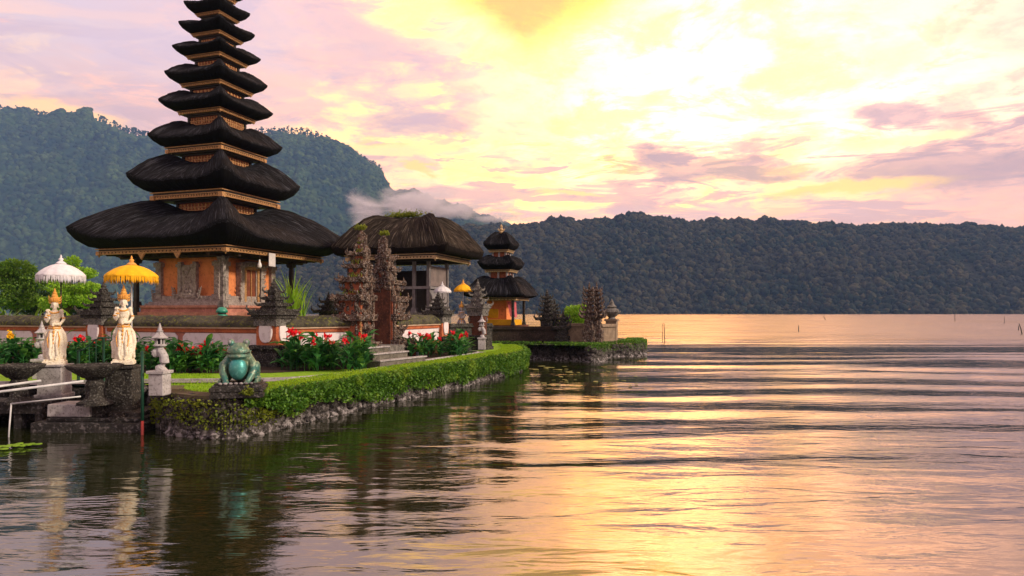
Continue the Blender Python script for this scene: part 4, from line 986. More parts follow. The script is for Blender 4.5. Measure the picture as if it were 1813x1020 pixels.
def spire(loc, w, z0, z1, label, m, seed, tiers=6, rz=-R(18), name='carved_spire', cat='pillar', spike=1.15):
    t = thing(name, loc, rz, label, cat); rng = RR(seed); h = z1 - z0
    mb = MB(); mb.box((0, 0, z0 + h * .09), (w, w, h * .09)); mb.box((0, 0, z0 + h * .21), (w * 1.12, w * 1.12, h * .03)); lumps(mb, (0, 0, z0 + h * .1), w, w, h * .09, 26, .05, rng); mb.build('base', m, t)
    mb = MB(); mb.box((0, 0, z0 + h * .33), (w * .72, w * .72, h * .1)); lumps(mb, (0, 0, z0 + h * .33), w * .72, w * .72, h * .1, 40, .05, rng); mb.build('shaft', m, t)
    mb = MB(); crown(mb, (0, 0, z0 + h * .43), w * 1.05, h * .57, tiers, rng, spike); mb.build('crown', m, t); return t
spire((1.72, 33.6, 0), .36, .66, 3.35, 'dark carved spire at the right end of the small shrine, thick with leaves of stone', dark_stone, 4)
spire((2.15, 34.4, 0), .26, .66, 2.9, 'slimmer dark carved spire just behind the first, right of the small shrine', dark_stone, 5)
spire((2.45, 32.75, 0), .30, .66, 2.35, 'short dark carved pillar at the left end of the pale brown wall', dark_stone, 6, tiers=3)
# small tall split gate: two narrow carved halves
for k, (x, y, zt, lab) in enumerate(((3.62, 32.0, 3.62, 'left half of the tall narrow pointed gate on the far islet'), (3.98, 32.1, 3.62, 'right half of the tall narrow pointed gate on the far islet'))):
    spire((x, y, 0), .26, .66, zt, lab, stone_mossy, 20 + k, tiers=7, name='narrow_gate', cat='gate', spike=1.3)
def urn_pier():
    t = thing('urn_pillar', (4.95, 33.9, 0), RZ, 'square pillar topped by a round stone urn at the right end of the far islet', 'pillar')
    mb = MB(); mb.box((0, 0, 1.2), (.26, .26, .58)); mb.box((0, 0, 1.8), (.32, .32, .05)); mb.build('shaft', tan, t)
    mb = MB(); mb.lathe([(.2, 0), (.16, .1), (.30, .22), (.40, .36), (.34, .48), (.2, .55), (.26, .62), (.14, .72), (.1, .85), (.01, 1.02)], 14, (0, 0, 1.84))
    for a in range(8): horn(mb, (.3 * math.cos(a * .785), .3 * math.sin(a * .785), 2.15), (math.cos(a * .785), math.sin(a * .785), 0), .16)
    mb.build('urn', stone, t)
urn_pier()
block_wall((-2.5, 26.2, 0), (-.9, 27.6, 0), .6, 1.75, 'low dark stone wall behind the distant pale statue', dark_stone, .16)
spire((-9.0, 33.5, 0), .42, 1.4, 3.2, 'small dark shrine silhouetted between the tall tower and the split gate', dark_stone, 9, tiers=3, name='stone_shrine', cat='shrine')
def islet_plants():
    rng = np.random.RandomState(31); pts = [p for p in resample(ISL2_S, .05)]; tn = inward(pts, 1); P_ = []; N_ = []
    for _ in range(9000):
        k = rng.randint(len(pts)); d = tn[k] - pts[k]; o = rng.uniform(-.10, 1.0); 
        right = pts[k].x > 4.0
        z = .70 + rng.rand() * .10 if o > .1 else (.70 - rng.rand() ** 2 * (.40 if right else .16))
        if not right and fbm(np.array([k * .05]), np.array([o]), 4, 2)[0] < -.12 and rng.rand() < .7: continue
        P_.append((pts[k].x + d.x * o, pts[k].y + d.y * o, z)); N_.append((-d.x * .3, -d.y * .3, .5))
    o = leaves('ground_cover', P_, .085, leaf_hedge, None, 9, np.array(N_), .5, .8); tag(o, 'low green creepers along the edge of the far islet', 'ground cover', kind='stuff')
islet_plants()
# ---------------------------------------------------------------- bronze frog
patina = mat('bronze_patina', (.035, .15, .13), (.13, .20, .13), (.34, .38, .28), 3.2, .42, .6, .012, metal=.3, lo=.38, hi=.6, spec=.5)
teal = mat('teal_patina', (.04, .30, .30), (.06, .24, .22), (.14, .42, .40), 4, .38, .3, .008, metal=.3, spec=.5)
def frog():
    p = P(424, 681, 12.25); loc = (p.x, p.y, .70)
    ped = thing('plinth', loc, R(14), 'black layered stone plinth under the green frog', 'plinth')
    mb = MB()
    for k, (w_, z0, z1) in enumerate(((.44, 0, .07), (.42, .07, .12), (.445, .12, .17), (.41, .17, .205), (.37, .205, .235))): mb.box((0, 0, (z0 + z1) / 2), (w_, w_ * .86, (z1 - z0) / 2 + .004 * k), jit=.004)
    mb.build('slabs', wet_stone, ped, bevel=.008)
    leaves('sprig', [(random.gauss(.2, .05), -.42 + random.uniform(-.05, .02), .06 + abs(random.gauss(0, .06))) for _ in range(160)], .045, leaf_yel, ped, 3, None, .5)
    t = thing('frog_statue', (loc[0], loc[1], .93), R(10), 'green bronze frog statue sitting upright with its mouth shut, on the lake-side corner', 'statue'); t.scale = (.80, .86, .97)
    mb = MB(); E = lambda c, r: mb.ell(c, r, n=20, m=14)
    E((0, .06, .33), (.25, .27, .31)); E((0, -.12, .27), (.20, .15, .22)); E((0, .0, .50), (.26, .25, .16)); E((0, -.10, .59), (.245, .21, .115)); E((0, -.06, .65), (.20, .19, .10)); E((0, -.15, .50), (.21, .16, .06))
    E((0, -.24, .62), (.12, .07, .05))
    for s in (-1, 1):
        E((s * .16, -.06, .745), (.075, .075, .07)); E((s * .10, -.2, .66), (.05, .06, .03))
        mb.tube([(s * .20, .0, .46), (s * .30, -.04, .34), (s * .32, -.12, .20), (s * .25, -.22, .08), (s * .22, -.27, .03)], [.09, .095, .085, .065, .05], 12)
        E((s * .22, -.28, .03), (.07, .07, .035))
        for a in (-.5, -.15, .2, .5): mb.tube([(s * .22, -.29, .03), (s * .22 + math.sin(a) * .07, -.34, .03), (s * .22 + math.sin(a) * .11, -.385 + abs(a) * .03, .018)], [.02, .017, .02], 7)
        E((s * .29, .12, .20), (.13, .22, .19)); E((s * .37, .03, .28), (.07, .12, .12)); mb.tube([(s * .36, .2, .06), (s * .38, 0, .05), (s * .38, -.14, .03)], [.07, .06, .05], 10)
        for a in (-.4, 0, .4): mb.tube([(s * .38, -.12, .03), (s * .38 + math.sin(a) * .1, -.22, .018)], [.025, .016], 6)
    for _ in range(46):
        a = random.uniform(0, 6.28); z = random.uniform(.3, .62); r = .25 * math.sqrt(max(0, 1 - ((z - .4) / .34) ** 2)) + .01; y = .06 + abs(math.sin(a)) * r * 1.05; E_ = random.uniform(.012, .024); mb.ell((math.cos(a) * r, y, z), (E_,) * 3, n=6, m=4)
    remeshed('body', mb, patina, t, .0105, 4)
    mb = MB(); mb.ell((0, -.135, .275), (.192, .155, .215), n=26, m=18); mb.build('belly', teal, t, smooth=True)
    mb = MB(); pts = [(math.sin(a) * .255, -.075 - math.cos(a) * .20, .552 + .02 * abs(math.sin(a)) ** 3) for a in [(-1.35 + 2.7 * k / 16) for k in range(17)]]
    mb.tube(pts, [.006] + [.014] * 15 + [.006], 6); mb.build('mouth', mat('dark_bronze', (.02, .035, .03), (.01, .02, .018), None, 6, .5, .2, .004, metal=.4), t, smooth=True)
    for s in (-1, 1): mb = MB(); mb.ell((s * .175, -.105, .755), (.038, .038, .038), n=12, m=8); mb.build('eye', mat('eye_grey', (.30, .32, .34), (.2, .22, .24), None, 6, .3, .1, .002), t, smooth=True)
    for k in range(7):
        mb = MB(); mb.ell((-.27 + k * .085, -.33, .005), (.035, .03, .022), n=8, m=6, jit=.15); mb.location = None
        o = mb.build('pebble', mat('pebble', (.40, .38, .40), (.12, .11, .12), None, 5), None, smooth=True); o.location = (loc[0], loc[1], .945); o.rotation_euler = (0, 0, R(14)); tag(o, 'small pebble in the row on the plinth before the frog', 'pebble', 'pebbles on the frog plinth')
frog()

# ---------------------------------------------------------------- stone lamps with a curling serpent stem
def stone_lamp(loc, rz, label, sc_=1.0):
    t = thing('stone_lantern', loc, rz, label, 'lantern', None); t.scale = (sc_ * .84, sc_ * .84, sc_)
    mb = MB(); mb.box((0, 0, .20), (.165, .165, .20), jit=.004); mb.build('pedestal', concrete, t, bevel=.012)
    mb = MB(); mb.box((0, 0, .425), (.20, .20, .028)); mb.build('cap_slab', concrete, t, bevel=.008)
    mb = MB(); pts = [(.0, 0, .44), (.07, 0, .50), (.105, 0, .60), (.09, 0, .71), (.03, 0, .80), (-.02, 0, .86)]; mb.tube(pts, [.13, .115, .10, .092, .085, .07], 12)
    mb.tube([(-.10, 0, .46), (-.04, 0, .47), (.03, 0, .50)], [.02, .04, .06], 10); mb.ell((-.09, 0, .775), (.09, .08, .085), n=14, m=10); mb.tube([(.02, 0, .80), (.0, 0, .875)], [.09, .07], 10); mb.tube([(-.09, 0, .78), (-.0, 0, .84), (.03, 0, .82)], [.05, .05, .05], 10)
    for k in range(5): mb.tube([(-.1 + .075 * math.cos(.9 + k * .9), -.05, .775 + .07 * math.sin(.9 + k * .9)), (-.1 + .03 * math.cos(.9 + k * .9), -.075, .775 + .03 * math.sin(.9 + k * .9))], [.012, .012], 5)
    remeshed('serpent_stem', mb, concrete, t, .0095, 2)
    mb = MB(); mb.lathe([(.04, .86), (.10, .885), (.14, .91), (.14, .925), (.09, .94)], 14); mb.build('lamp_base', concrete, t, smooth=False)
    for k in range(6): mb = MB(); a = k * math.pi / 3 + .3; mb.box((.088 * math.cos(a), .088 * math.sin(a), .99), (.014, .014, .06), rz=a); mb.build('bar', concrete, t)
    mb = MB(); mb.lathe([(.055, .93), (.055, 1.04)], 10); mb.build('lamp_core', mat('lamp_dark', (.05, .05, .055), (.03, .03, .035), None, 5), t)
    mb = MB(); mb.lathe([(.13, 1.035), (.185, 1.045), (.19, 1.06), (.12, 1.10), (.07, 1.15), (.055, 1.17)], 6); mb.build('roof', concrete, t)
    mb = MB(); mb.lathe([(.055, 1.16), (.075, 1.18), (.04, 1.2), (.05, 1.225), (.025, 1.25), (.03, 1.265), (.004, 1.33)], 10); mb.build('finial', concrete, t, smooth=True)
    return t
stone_lamp((PG(293, 697, .70).x, 12.35, .70), R(-4), 'grey stone lantern on a curling serpent stem, left of the frog', .98)
stone_lamp((P(853, 612, 25.6).x, 25.6, .80), R(0), 'distant grey stone lantern on a serpent stem, right of the small yellow parasol', .98)
stone_lamp((P(74, 640, 15.4).x, 15.4, .70), R(10), 'grey stone lantern half hidden behind the left white statue', .98)

# ---------------------------------------------------------------- white guardian statues
white_stone = mat('painted_statue', (.72, .66, .52), (.78, .74, .64), (.40, .30, .17), 7, .75, .8, .012, lo=.3, hi=.6, bscale=40)  # brown mottling paints in crevice shade as well as dirt
gold_paint = mat('gold_paint', (.72, .36, .07), (.60, .27, .05), (.80, .52, .18), 9, .55, .8, .01, bscale=45)
def statue(loc, rz, label, body_m=None, h=1.5):
    body_m = body_m or white_stone
    t = thing('statue', loc, rz, label, 'statue'); s_ = h / 1.5; t.scale = (s_ * .70, s_ * .76, s_)
    mb = MB(); mb.box((0, 0, .035), (.27, .24, .035)); mb.box((0, 0, .085), (.24, .21, .02)); mb.build('foot_slab', body_m, t, bevel=.01)
    mb = MB(); E = lambda c, r: mb.ell(c, r, n=16, m=12)
    mb.lathe([(.20, .08), (.215, .18), (.20, .32), (.19, .46), (.165, .60), (.14, .70), (.12, .76)], 18)                       # draped skirt
    for k in range(14):                                                # folds of the cloth
        a = k * 2 * math.pi / 14; mb.tube([(.20 * math.cos(a), .20 * math.sin(a), .09), (.215 * math.cos(a + .12), .215 * math.sin(a + .12), .25), (.18 * math.cos(a + .3), .18 * math.sin(a + .3), .5), (.13 * math.cos(a + .45), .13 * math.sin(a + .45), .7)], [.024, .028, .022, .012], 7)
    for s in (-1, 1):
        mb.tube([(s * .12, .02, .72), (s * .22, .03, .58), (s * .26, .0, .42), (s * .235, -.04, .26), (s * .26, -.03, .12)], [.05, .06, .055, .045, .03], 10)   # sash ends
        mb.tube([(s * .09, -.14, .62), (s * .07, -.20, .42), (s * .09, -.215, .2), (s * .05, -.22, .10)], [.03, .04, .035, .03], 8)
        E((s * .155, .0, 1.045), (.06, .06, .055))
    E((0, 0, .82), (.125, .10, .12)); E((0, 0, .96), (.15, .105, .13)); E((0, -.03, 1.0), (.12, .09, .07)); mb.tube([(0, 0, 1.02), (0, -.005, 1.13)], [.06, .05], 12)
    mb.tube([(-.16, 0, 1.04), (-.21, -.05, .90), (-.16, -.15, .86), (-.10, -.19, .92), (-.12, -.2, 1.02)], [.048, .042, .036, .03, .028], 10)       # arm with raised hand
    mb.tube([(.16, 0, 1.04), (.22, -.03, .89), (.15, -.13, .80), (.02, -.19, .80)], [.048, .042, .036, .03], 10)
    for k in range(4): mb.tube([(-.12 - .012 * k, -.205 + .008 * k, 1.02), (-.125 - .018 * k, -.22, 1.065), (-.12 - .02 * k, -.225 + .01 * k, 1.105 - abs(k - 1.5) * .012)], [.011, .010, .007], 6)
    mb.tube([(-.10, -.2, 1.0), (-.075, -.215, 1.035), (-.07, -.22, 1.06)], [.012, .011, .008], 6)
    for k in range(4): mb.tube([(.02, -.2, .82 - .018 * k), (-.02, -.215, .82 - .018 * k), (-.045, -.2, .818 - .018 * k)], [.012, .011, .009], 6)
    E((0, -.005, 1.185), (.072, .082, .098)); E((0, -.085, 1.175), (.014, .022, .026)); E((0, -.07, 1.14), (.03, .022, .010)); E((0, -.068, 1.112), (.03, .024, .018))
    for s in (-1, 1): E((s * .03, -.068, 1.20), (.018, .014, .010)); E((s * .075, .0, 1.185), (.014, .022, .038)); E((s * .09, .0, 1.14), (.016, .016, .03))
    remeshed('body', mb, body_m, t, .0095, 2)
    mb = MB(); mb.lathe([(.088, 1.235), (.10, 1.26), (.085, 1.28), (.095, 1.31), (.075, 1.34), (.08, 1.365), (.055, 1.395), (.06, 1.415), (.03, 1.45), (.03, 1.47), (.004, 1.52)], 16)
    for k in range(9): a = -math.pi / 2 + (k - 4) * .4; mb.ell((.095 * math.cos(a), .095 * math.sin(a), 1.28), (.02, .02, .04), n=6, m=5)
    for s in (-1, 1):
        for q in range(3): horn(mb, (s * .09, .02, 1.22 + q * .05), (s, .2, 0), .07)
    cr = mb.build('crown', gold_paint, t, smooth=False)
    mb = MB()
    for a0, z, r in ((0, .76, .135), (0, .72, .15)): mb.tube([(r * math.cos(a), r * math.sin(a) * .9, z) for a in [k * math.pi / 10 for k in range(21)]], .016, 6)
    for k in range(5): mb.ell((0, -.15 - .012 * k, .72 - .075 * k), (.032 - .003 * k, .02, .035), n=8, m=6)
    mb.build('belt', gold_paint, t)
    mb = MB(); mb.tube([(.11 * math.sin(a), -.035 - .085 * math.cos(a), 1.055 - .035 * math.cos(a)) for a in [(-1.3 + 2.6 * k / 10) for k in range(11)]], .017, 6); mb.build('necklace', gold_paint, t)
    for x, y, z in ((-.205, -.05, .93), (.215, -.03, .92), (-.115, -.19, .97)): mb = MB(); mb.ell((x, y, z), (.05, .05, .018), n=12, m=6); mb.build('armband', gold_paint, t)
    for s in (-1, 1): mb = MB(); mb.tube([(s * .10, -.15, .66), (s * .15, -.19, .5), (s * .12, -.225, .34)], [.012, .018, .010], 6); mb.build('gold_sash', gold_paint, t)
    return t
s1 = P(97, 645, 13.6); s2 = P(219, 645, 13.2)
statue((s1.x, s1.y, s1.z), R(25), 'white and gold guardian statue under the white parasol')
statue((s2.x, s2.y, s2.z), R(22), 'white and gold guardian statue under the large yellow parasol', h=1.52)
s3 = P(817, 596, 27.0); statue((s3.x, s3.y, s3.z), R(10), 'distant pale guardian statue under the small yellow parasol', mat('grey_statue', (.50, .48, .50), (.36, .34, .36), (.20, .18, .18), 7, .8, .8, .01), h=1.40)
def block(name, c, h, m, label, cat, rz=0, bevel=.012):
    mb = MB(); mb.box((0, 0, h[2]), h); mb.box((0, 0, h[2] * 2 + .02), (h[0] + .03, h[1] + .03, .022)); mb.box((0, 0, .04), (h[0] + .04, h[1] + .04, .04)); o = mb.build(name, m, bevel=bevel); o.location = c; o.rotation_euler = (0, 0, rz); return tag(o, label, cat)
block('pedestal', (s1.x, s1.y, .5), (.22, .22, .31), pale_stone, 'grey square pedestal under the left white statue', 'pedestal', R(8))
block('pedestal', (s2.x, s2.y, .32), (.24, .24, .40), dark_stone, 'dark square pedestal under the right white statue', 'pedestal', R(8))
block('pedestal', (s3.x, s3.y, .70), (.2, .2, .25), dark_stone, 'small dark pedestal under the distant pale statue', 'pedestal', R(0))

# ---------------------------------------------------------------- ceremonial parasols
cloth_white = mat('parasol_white', (.74, .74, .80), (.66, .66, .74), None, 3, .8, .3, .005)
cloth_yellow = mat('parasol_yellow', (.90, .50, .01), (.85, .42, .005), None, 3, .75, .3, .005)
def parasol(c, zbase, m, label, r=.45, fringe=.14, dome=.27):
    t = thing('parasol', (c.x, c.y, zbase), rg.uniform(0, 1), label, 'parasol'); z0 = c.z - zbase; n = 12; N = n * 4
    mb = MB(); prof = [(1.0, 0), (.97, .04), (.85, .10), (.65, .17), (.42, .225), (.2, .255), (.07, .27)]; rings = []
    for rr, z in prof: rings.append([(r * rr * math.cos(a) * k_, r * rr * math.sin(a) * k_, z0 + z / .27 * dome) for a, k_ in [(2 * math.pi * i / N, 1 + .028 * math.cos(n * 2 * math.pi * i / N)) for i in range(N)]])
    mb.ring(rings, False); o = mb.build('canopy', m, t, smooth=True); sm = o.modifiers.new('s', 'SOLIDIFY'); sm.thickness = .008
    mb = MB()
    for i in range(n * 9):
        a = 2 * math.pi * (i + rg.uniform(-.3, .3)) / (n * 9); L = fringe * rg.uniform(.6, 1.15); w_ = math.pi * r / (n * 9) * .95; x, y = r * math.cos(a), r * math.sin(a); tx, ty = -math.sin(a) * w_, math.cos(a) * w_
        mb.quad((x - tx, y - ty, z0 + .015), (x + tx, y + ty, z0 + .015), (x * 1.01 + tx * .8, y * 1.01 + ty * .8, z0 - L * .6), (x * .99, y * .99, z0 - L), (x * 1.01 - tx * .8, y * 1.01 - ty * .8, z0 - L * .6))
    mb.lathe([(r * 1.005, -.035), (r * 1.03, .0), (r * 1.0, .03)], N, (0, 0, z0)) if False else None
    mb.build('fringe', m, t)
    for k in range(n):
        mb = MB(); a = 2 * math.pi * k / n; mb.tube([(.02 * math.cos(a), .02 * math.sin(a), z0 + dome * .86), (r * .6 * math.cos(a), r * .6 * math.sin(a), z0 + dome * .62), (r * .96 * math.cos(a), r * .96 * math.sin(a), z0 + .01)], .006, 4); mb.build('rib', black_wood, t)
    mb = MB(); mb.tube([(0, 0, 0), (0, 0, z0 + dome)], .014, 8); mb.build('pole', iron if m is cloth_yellow else black_wood, t)
    mb = MB(); mb.lathe([(.10, 0), (.085, .02), (.05, .05), (.03, .055), (.04, .08), (.045, .10), (.015, .13), (.02, .15), (.003, .19)], 12, (0, 0, z0 + dome - .01)); mb.build('finial', gold_paint if m is cloth_yellow else cloth_white, t, smooth=True)
    return t
parasol(P(108, 490, 13.85), .71, cloth_white, 'white fringed parasol above the left guardian statue', .43)
parasol(P(233, 491, 13.45), .71, cloth_yellow, 'large bright yellow fringed parasol above the right guardian statue', .47, dome=.25)
parasol(P(820, 515, 27.2), .71, cloth_yellow, 'small yellow parasol beside the distant pale statue', .37, .05, .28)
parasol(P(783, 517, 28.2), .71, cloth_white, 'small white parasol half hidden behind the dark pillar', .37, .06, .26)

# ---------------------------------------------------------------- stone basins
def basin(c, rim_z, z0, label, r=.46):
    t = thing('stone_basin', (c.x, c.y, z0), 0, label, 'basin'); h = rim_z - z0
    mb = MB(); mb.lathe([(.08, h - .26), (.20, h - .23), (r * .75, h - .13), (r * .97, h - .05), (r * 1.03, h), (r * .94, h + .01), (r * .88, h - .03), (r * .5, h - .10), (.02, h - .12)], 28); mb.build('bowl', dark_stone, t, smooth=True)
    mb = MB(); mb.lathe([(.30, 0), (.30, .05), (.22, .08), (.16, .12), (.14, h * .35), (.17, h * .5), (.13, h * .62), (.17, h - .25)], 8); mb.build('stem', dark_stone, t)
    for k in range(60): pass
    return t
b2 = P(168, 646, 12.55); basin(b2, b2.z, .50, 'dark round stone basin on a stem between the two white statues'); b1 = P(34, 646, 12.9); basin(b1, b1.z, .48, 'dark stone basin at the left edge behind the white railing', .42)

# ---------------------------------------------------------------- landing stage, white rail and green posts
def stage():
    t = thing('landing_stage', (0, 0, 0), 0, 'dark wet stone landing stage with a pale plinth below the statues', 'landing')
    mb = MB(); mb.box((-7.76, 13.25, -.16), (1.02, .82, .34), jit=.02); mb.box((-7.70, 13.30, .21), (.86, .74, .035), jit=.01); mb.build('base', wet_stone, t, bevel=.02)
    c = P(118, 730, 12.6); mb = MB(); mb.box((c.x, 12.95, .365), (.40, .30, .115), jit=.008); mb.build('plinth', pale_stone, t, bevel=.012)
    c = P(165, 730, 12.7); mb = MB(); mb.box((c.x, 13.05, .36), (.20, .34, .11), jit=.008); mb.box((c.x, 13.05, .485), (.30, .30, .018)); mb.build('plinth', dark_stone, t, bevel=.012)
    c = P(222, 745, 12.8); mb = MB(); mb.box((c.x, 13.15, .28), (.30, .40, .05), jit=.01); mb.box((c.x + .02, 13.2, .10), (.38, .62, .13), jit=.02); mb.build('step', dark_stone, t, bevel=.015)
    mb = MB(); mb.ell((c.x - .05, 12.66, .16), (.16, .12, .17), n=9, m=7, jit=.15); mb.ell((c.x + .17, 12.72, .10), (.12, .10, .13), n=9, m=7, jit=.15); mb.build('boulder', rock, t)
    d = thing('jetty', (0, 0, 0), 0, 'dark low jetty deck on posts behind the white railing at the left edge', 'jetty')
    mb = MB(); mb.box((-11.0, 13.35, .44), (2.15, .50, .045), jit=.006); mb.box((-11.0, 12.88, .36), (2.15, .04, .07)); mb.build('deck', wet_stone, d)
    for x in (-12.3, -11.2, -10.2, -9.35, -8.95): mb = MB(); mb.box((x, 12.98, -.2), (.07, .07, .56)); mb.build('pile', wet_stone, d)
stage()
def rail():
    t = thing('railing', (0, 0, 0), 0, 'white painted pipe railing slanting down to the water at the left', 'railing')
    def bar(name, pts, r=.018): mb = MB(); mb.tube([P(*p) for p in pts], r, 8); mb.build(name, iron, t, smooth=True)
    bar('rail', [(-160, 706, 11.2), (73, 674, 12.3)], .022); bar('rail', [(-160, 714, 11.2), (148, 675, 12.0)], .022); bar('rail', [(20, 715, 12.0), (143, 702, 12.2)], .014)
    bar('post', [(20, 714, 12.0), (16, 764, 12.0), (15, 790, 12.0)], .013)
rail()
def greens():
    p = P(252, 700, 12.25); mb = MB(); mb.tube([(p.x, p.y, .25), (p.x, p.y, 1.50)], .027, 10); t = thing('mooring_post', (0, 0, 0), 0, 'green pole with a red foot standing in the water beside the stone corner', 'pole'); mb.build('pole', green_paint, t, smooth=True)
    mb = MB(); mb.tube([(p.x, p.y, -.5), (p.x, p.y, .25)], .026, 10); mb.build('foot', red_paint, t, smooth=True)
    t = thing('fence', (0, 0, 0), 0, 'low green metal fence with an arched top between the two statues', 'fence')
    top = [(137, 622), (148, 619), (158, 612), (168, 602), (178, 598), (196, 598)]
    mb = MB(); mb.tube([P(x, y, 14.2) for x, y in top], .016, 8); mb.build('top_rail', green_paint, t, smooth=True)
    for x, y in ((137, 621), (140, 620), (182, 598), (184, 598), (158, 612), (170, 601)):
        a = P(x, y, 14.2); mb = MB(); mb.tube([a, (a.x, a.y, .7)], .018 if x in (140, 184) else .010, 6); mb.build('bar', green_paint, t)
greens()

# ---------------------------------------------------------------- canna lilies
def canna(seed, h=.85, flower=petal_red, nfl=1):
    rng = random.Random(seed); t = thing('canna_lily', (0, 0, -50), 0, 'x', 'plant'); V = []; F = []
    def strip(base, az, lean, L, W, droop):
        n = 7; b = len(V); d = Vector((math.cos(az), math.sin(az), 0)); s = Vector((-d.y, d.x, 0)); p = Vector(base); ang = lean
        for k in range(n + 1):
            u = k / n; w_ = W * (math.sin(math.pi * min(1, u * .92 + .08)) ** .8) * .5; fold = w_ * .35
            V.append(tuple(p - s * w_ + Vector((0, 0, fold)))); V.append(tuple(p)); V.append(tuple(p + s * w_ + Vector((0, 0, fold))))
            p = p + (d * math.cos(ang) + Vector((0, 0, math.sin(ang)))) * (L / n); ang -= droop / n
        for k in range(n):
            q = b + k * 3; F.append((q, q + 1, q + 4, q + 3)); F.append((q + 1, q + 2, q + 5, q + 4))
    tops = []
    for s in range(rng.randint(3, 5)):
        x, y = rng.gauss(0, .08), rng.gauss(0, .08); hh = h * rng.uniform(.65, 1.0); tops.append((x, y, hh))
        b = len(V); 
        for z in (0, hh): V.extend([(x - .01, y, z), (x, y + .01, z), (x + .01, y, z), (x, y - .01, z)])
        for k in range(4): F.append((b + k, b + (k + 1) % 4, b + 4 + (k + 1) % 4, b + 4 + k))
        a0 = rng.uniform(0, 6.3)
        for k in range(rng.randint(4, 6)):
            strip((x, y, hh * (.12 + .17 * k)), a0 + k * 2.4, rng.uniform(.6, 1.15), rng.uniform(.30, .46), rng.uniform(.11, .17), rng.uniform(.7, 1.7))
    me = bpy.data.meshes.new('foliage'); me.from_pydata(V, [], F); me.materials.append(leaf_canna); me.update(); o = bpy.data.objects.new('foliage', me); COL.objects.link(o); o.parent = t
    for k in range(nfl):
        x, y, hh = tops[k % len(tops)]; P_ = [(x + rng.gauss(0, .028), y + rng.gauss(0, .028), hh + .15 + rng.gauss(0, .04)) for _ in range(32)]
        f = leaves('flower', P_, .07, flower, t, seed + k, None, .75, 1, .3)
        mb = MB(); mb.tube([(x, y, hh - .05), (x, y, hh + .17)], .007, 4); mb.build('stalk', leaf_canna, f)
    return t
BEDS = [  # px range, py of the feet, height, how many, petals, flowering share, label, group
    ((258, 395), (652, 661), .66, 24, petal_red, .40, 'red canna lily in the bed between the stone lantern and the frog', 'canna lilies left of the frog'),
    ((505, 655), (646, 659), .80, 30, petal_red, .42, 'red canna lily with broad leaves in the bed between the frog and the gate steps', 'canna lilies right of the frog'),
    ((728, 828), (622, 634), .66, 26, petal_red, .55, 'red canna lily in the far bed to the right of the gate steps', 'canna lilies right of the steps'),
    ((-60, 70), (646, 654), .80, 14, petal_yel, .6, 'yellow canna lily in the bed at the far left edge', 'yellow canna lilies at the left'),
    ((118, 250), (644, 654), .70, 18, petal_red, .35, 'red canna lily between the two white statues', 'canna lilies between the statues')]
def plant_beds():
    rng = random.Random(8)
    for bi, (xr, yr, h, n, pet, share, lab, grp) in enumerate(BEDS):
        src = [canna(100 * bi + k, h * (.85 + .1 * k), pet, (0, 1, 2, 0)[k]) for k in range(4)]; used = set()
        for k in range(n):
            j = rng.choice((1, 2)) if rng.random() < share else rng.choice((0, 3)); o = src[j] if j not in used else copy_tree(src[j]); used.add(j)
            p = PG(xr[0] + (xr[1] - xr[0]) * (k + rng.random()) / n, rng.uniform(*yr), .70); o.location = p; o.rotation_euler = (0, 0, rng.uniform(0, 6.3)); s = rng.uniform(.8, 1.15); o.scale = (s, s, s); tag(o, lab, 'plant', grp)
        for j in range(4):
            if j not in used:
                for c in list(src[j].children_recursive): bpy.data.objects.remove(c)
                bpy.data.objects.remove(src[j])
plant_beds()

# ---------------------------------------------------------------- trees and bushes
def tree(name, loc, h, blobs, m, label, cat='tree', leaf=.14, per=900, seed=1, trunk=.09, core=True):
    rng = np.random.RandomState(seed); t = thing(name, loc, 0, label, cat); mb = MB(); P_ = []; N_ = []
    zt = min(b[2] for b in blobs); mb.tube([(0, 0, -.1), (.03, 0, zt * .5), (0, .02, zt)], [trunk, trunk * .8, trunk * .55], 8)
    for (x, y, z, r, rz) in blobs:
        mb.tube([(0, 0, zt * .8), (x * .5, y * .5, (z + zt * .8) / 2), (x, y, z)], [trunk * .5, trunk * .35, .01], 5)
        n = int(per * r * r * 2.2); v = rng.normal(size=(n, 3)); v /= np.linalg.norm(v, axis=1)[:, None]; q = rng.rand(n, 1) ** .35
        cl = 1 + .45 * fbm(v[:, 0] * 2.2 + x * 5, v[:, 2] * 2.2 + v[:, 1] * 1.7 + seed, seed, 3)[:, None]
        p = v * q * cl * np.array([r, r, rz]) + np.array([x, y, z]); P_.append(p); N_.append(v * .6)
    mb.build('trunk', mat('bark', (.09, .065, .045), (.05, .035, .025), None, 4, .95, .8, .02), t)
    leaves('crown', np.concatenate(P_), leaf, m, t, seed, np.concatenate(N_), .55, .9); return t
def at(px, Y, z=.8): v = P(px, 500, Y); return (v.x, Y, z)
tree('broadleaf_tree', at(30, 44), 6, [(0, 0, 4.2, 1.1, .6), (-.9, 0, 3.5, .9, .6), (.9, .3, 3.4, .9, .6), (0, 0, 3.0, 1.0, .6), (.2, 0, 2.2, 1.2, .7), (-1.4, 0, 2.0, .8, .6)], leaf_tree, 'rounded light green tree at the far left above the wall', leaf=.17, per=700, seed=3)
tree('broadleaf_tree', at(120, 42), 6, [(.3, 0, 4.5, .5, .4), (.9, 0, 3.8, .8, .4), (-.4, 0, 2.9, .8, .45), (1.2, 0, 2.9, .8, .4), (.2, 0, 2.3, 1.0, .6), (1.3, 0, 2.1, .9, .5), (-1.0, 0, 1.9, .7, .5), (-.8, 0, 3.3, .4, .3)], leaf_lime, 'taller layered green tree behind the white parasol', leaf=.16, per=760, seed=4)
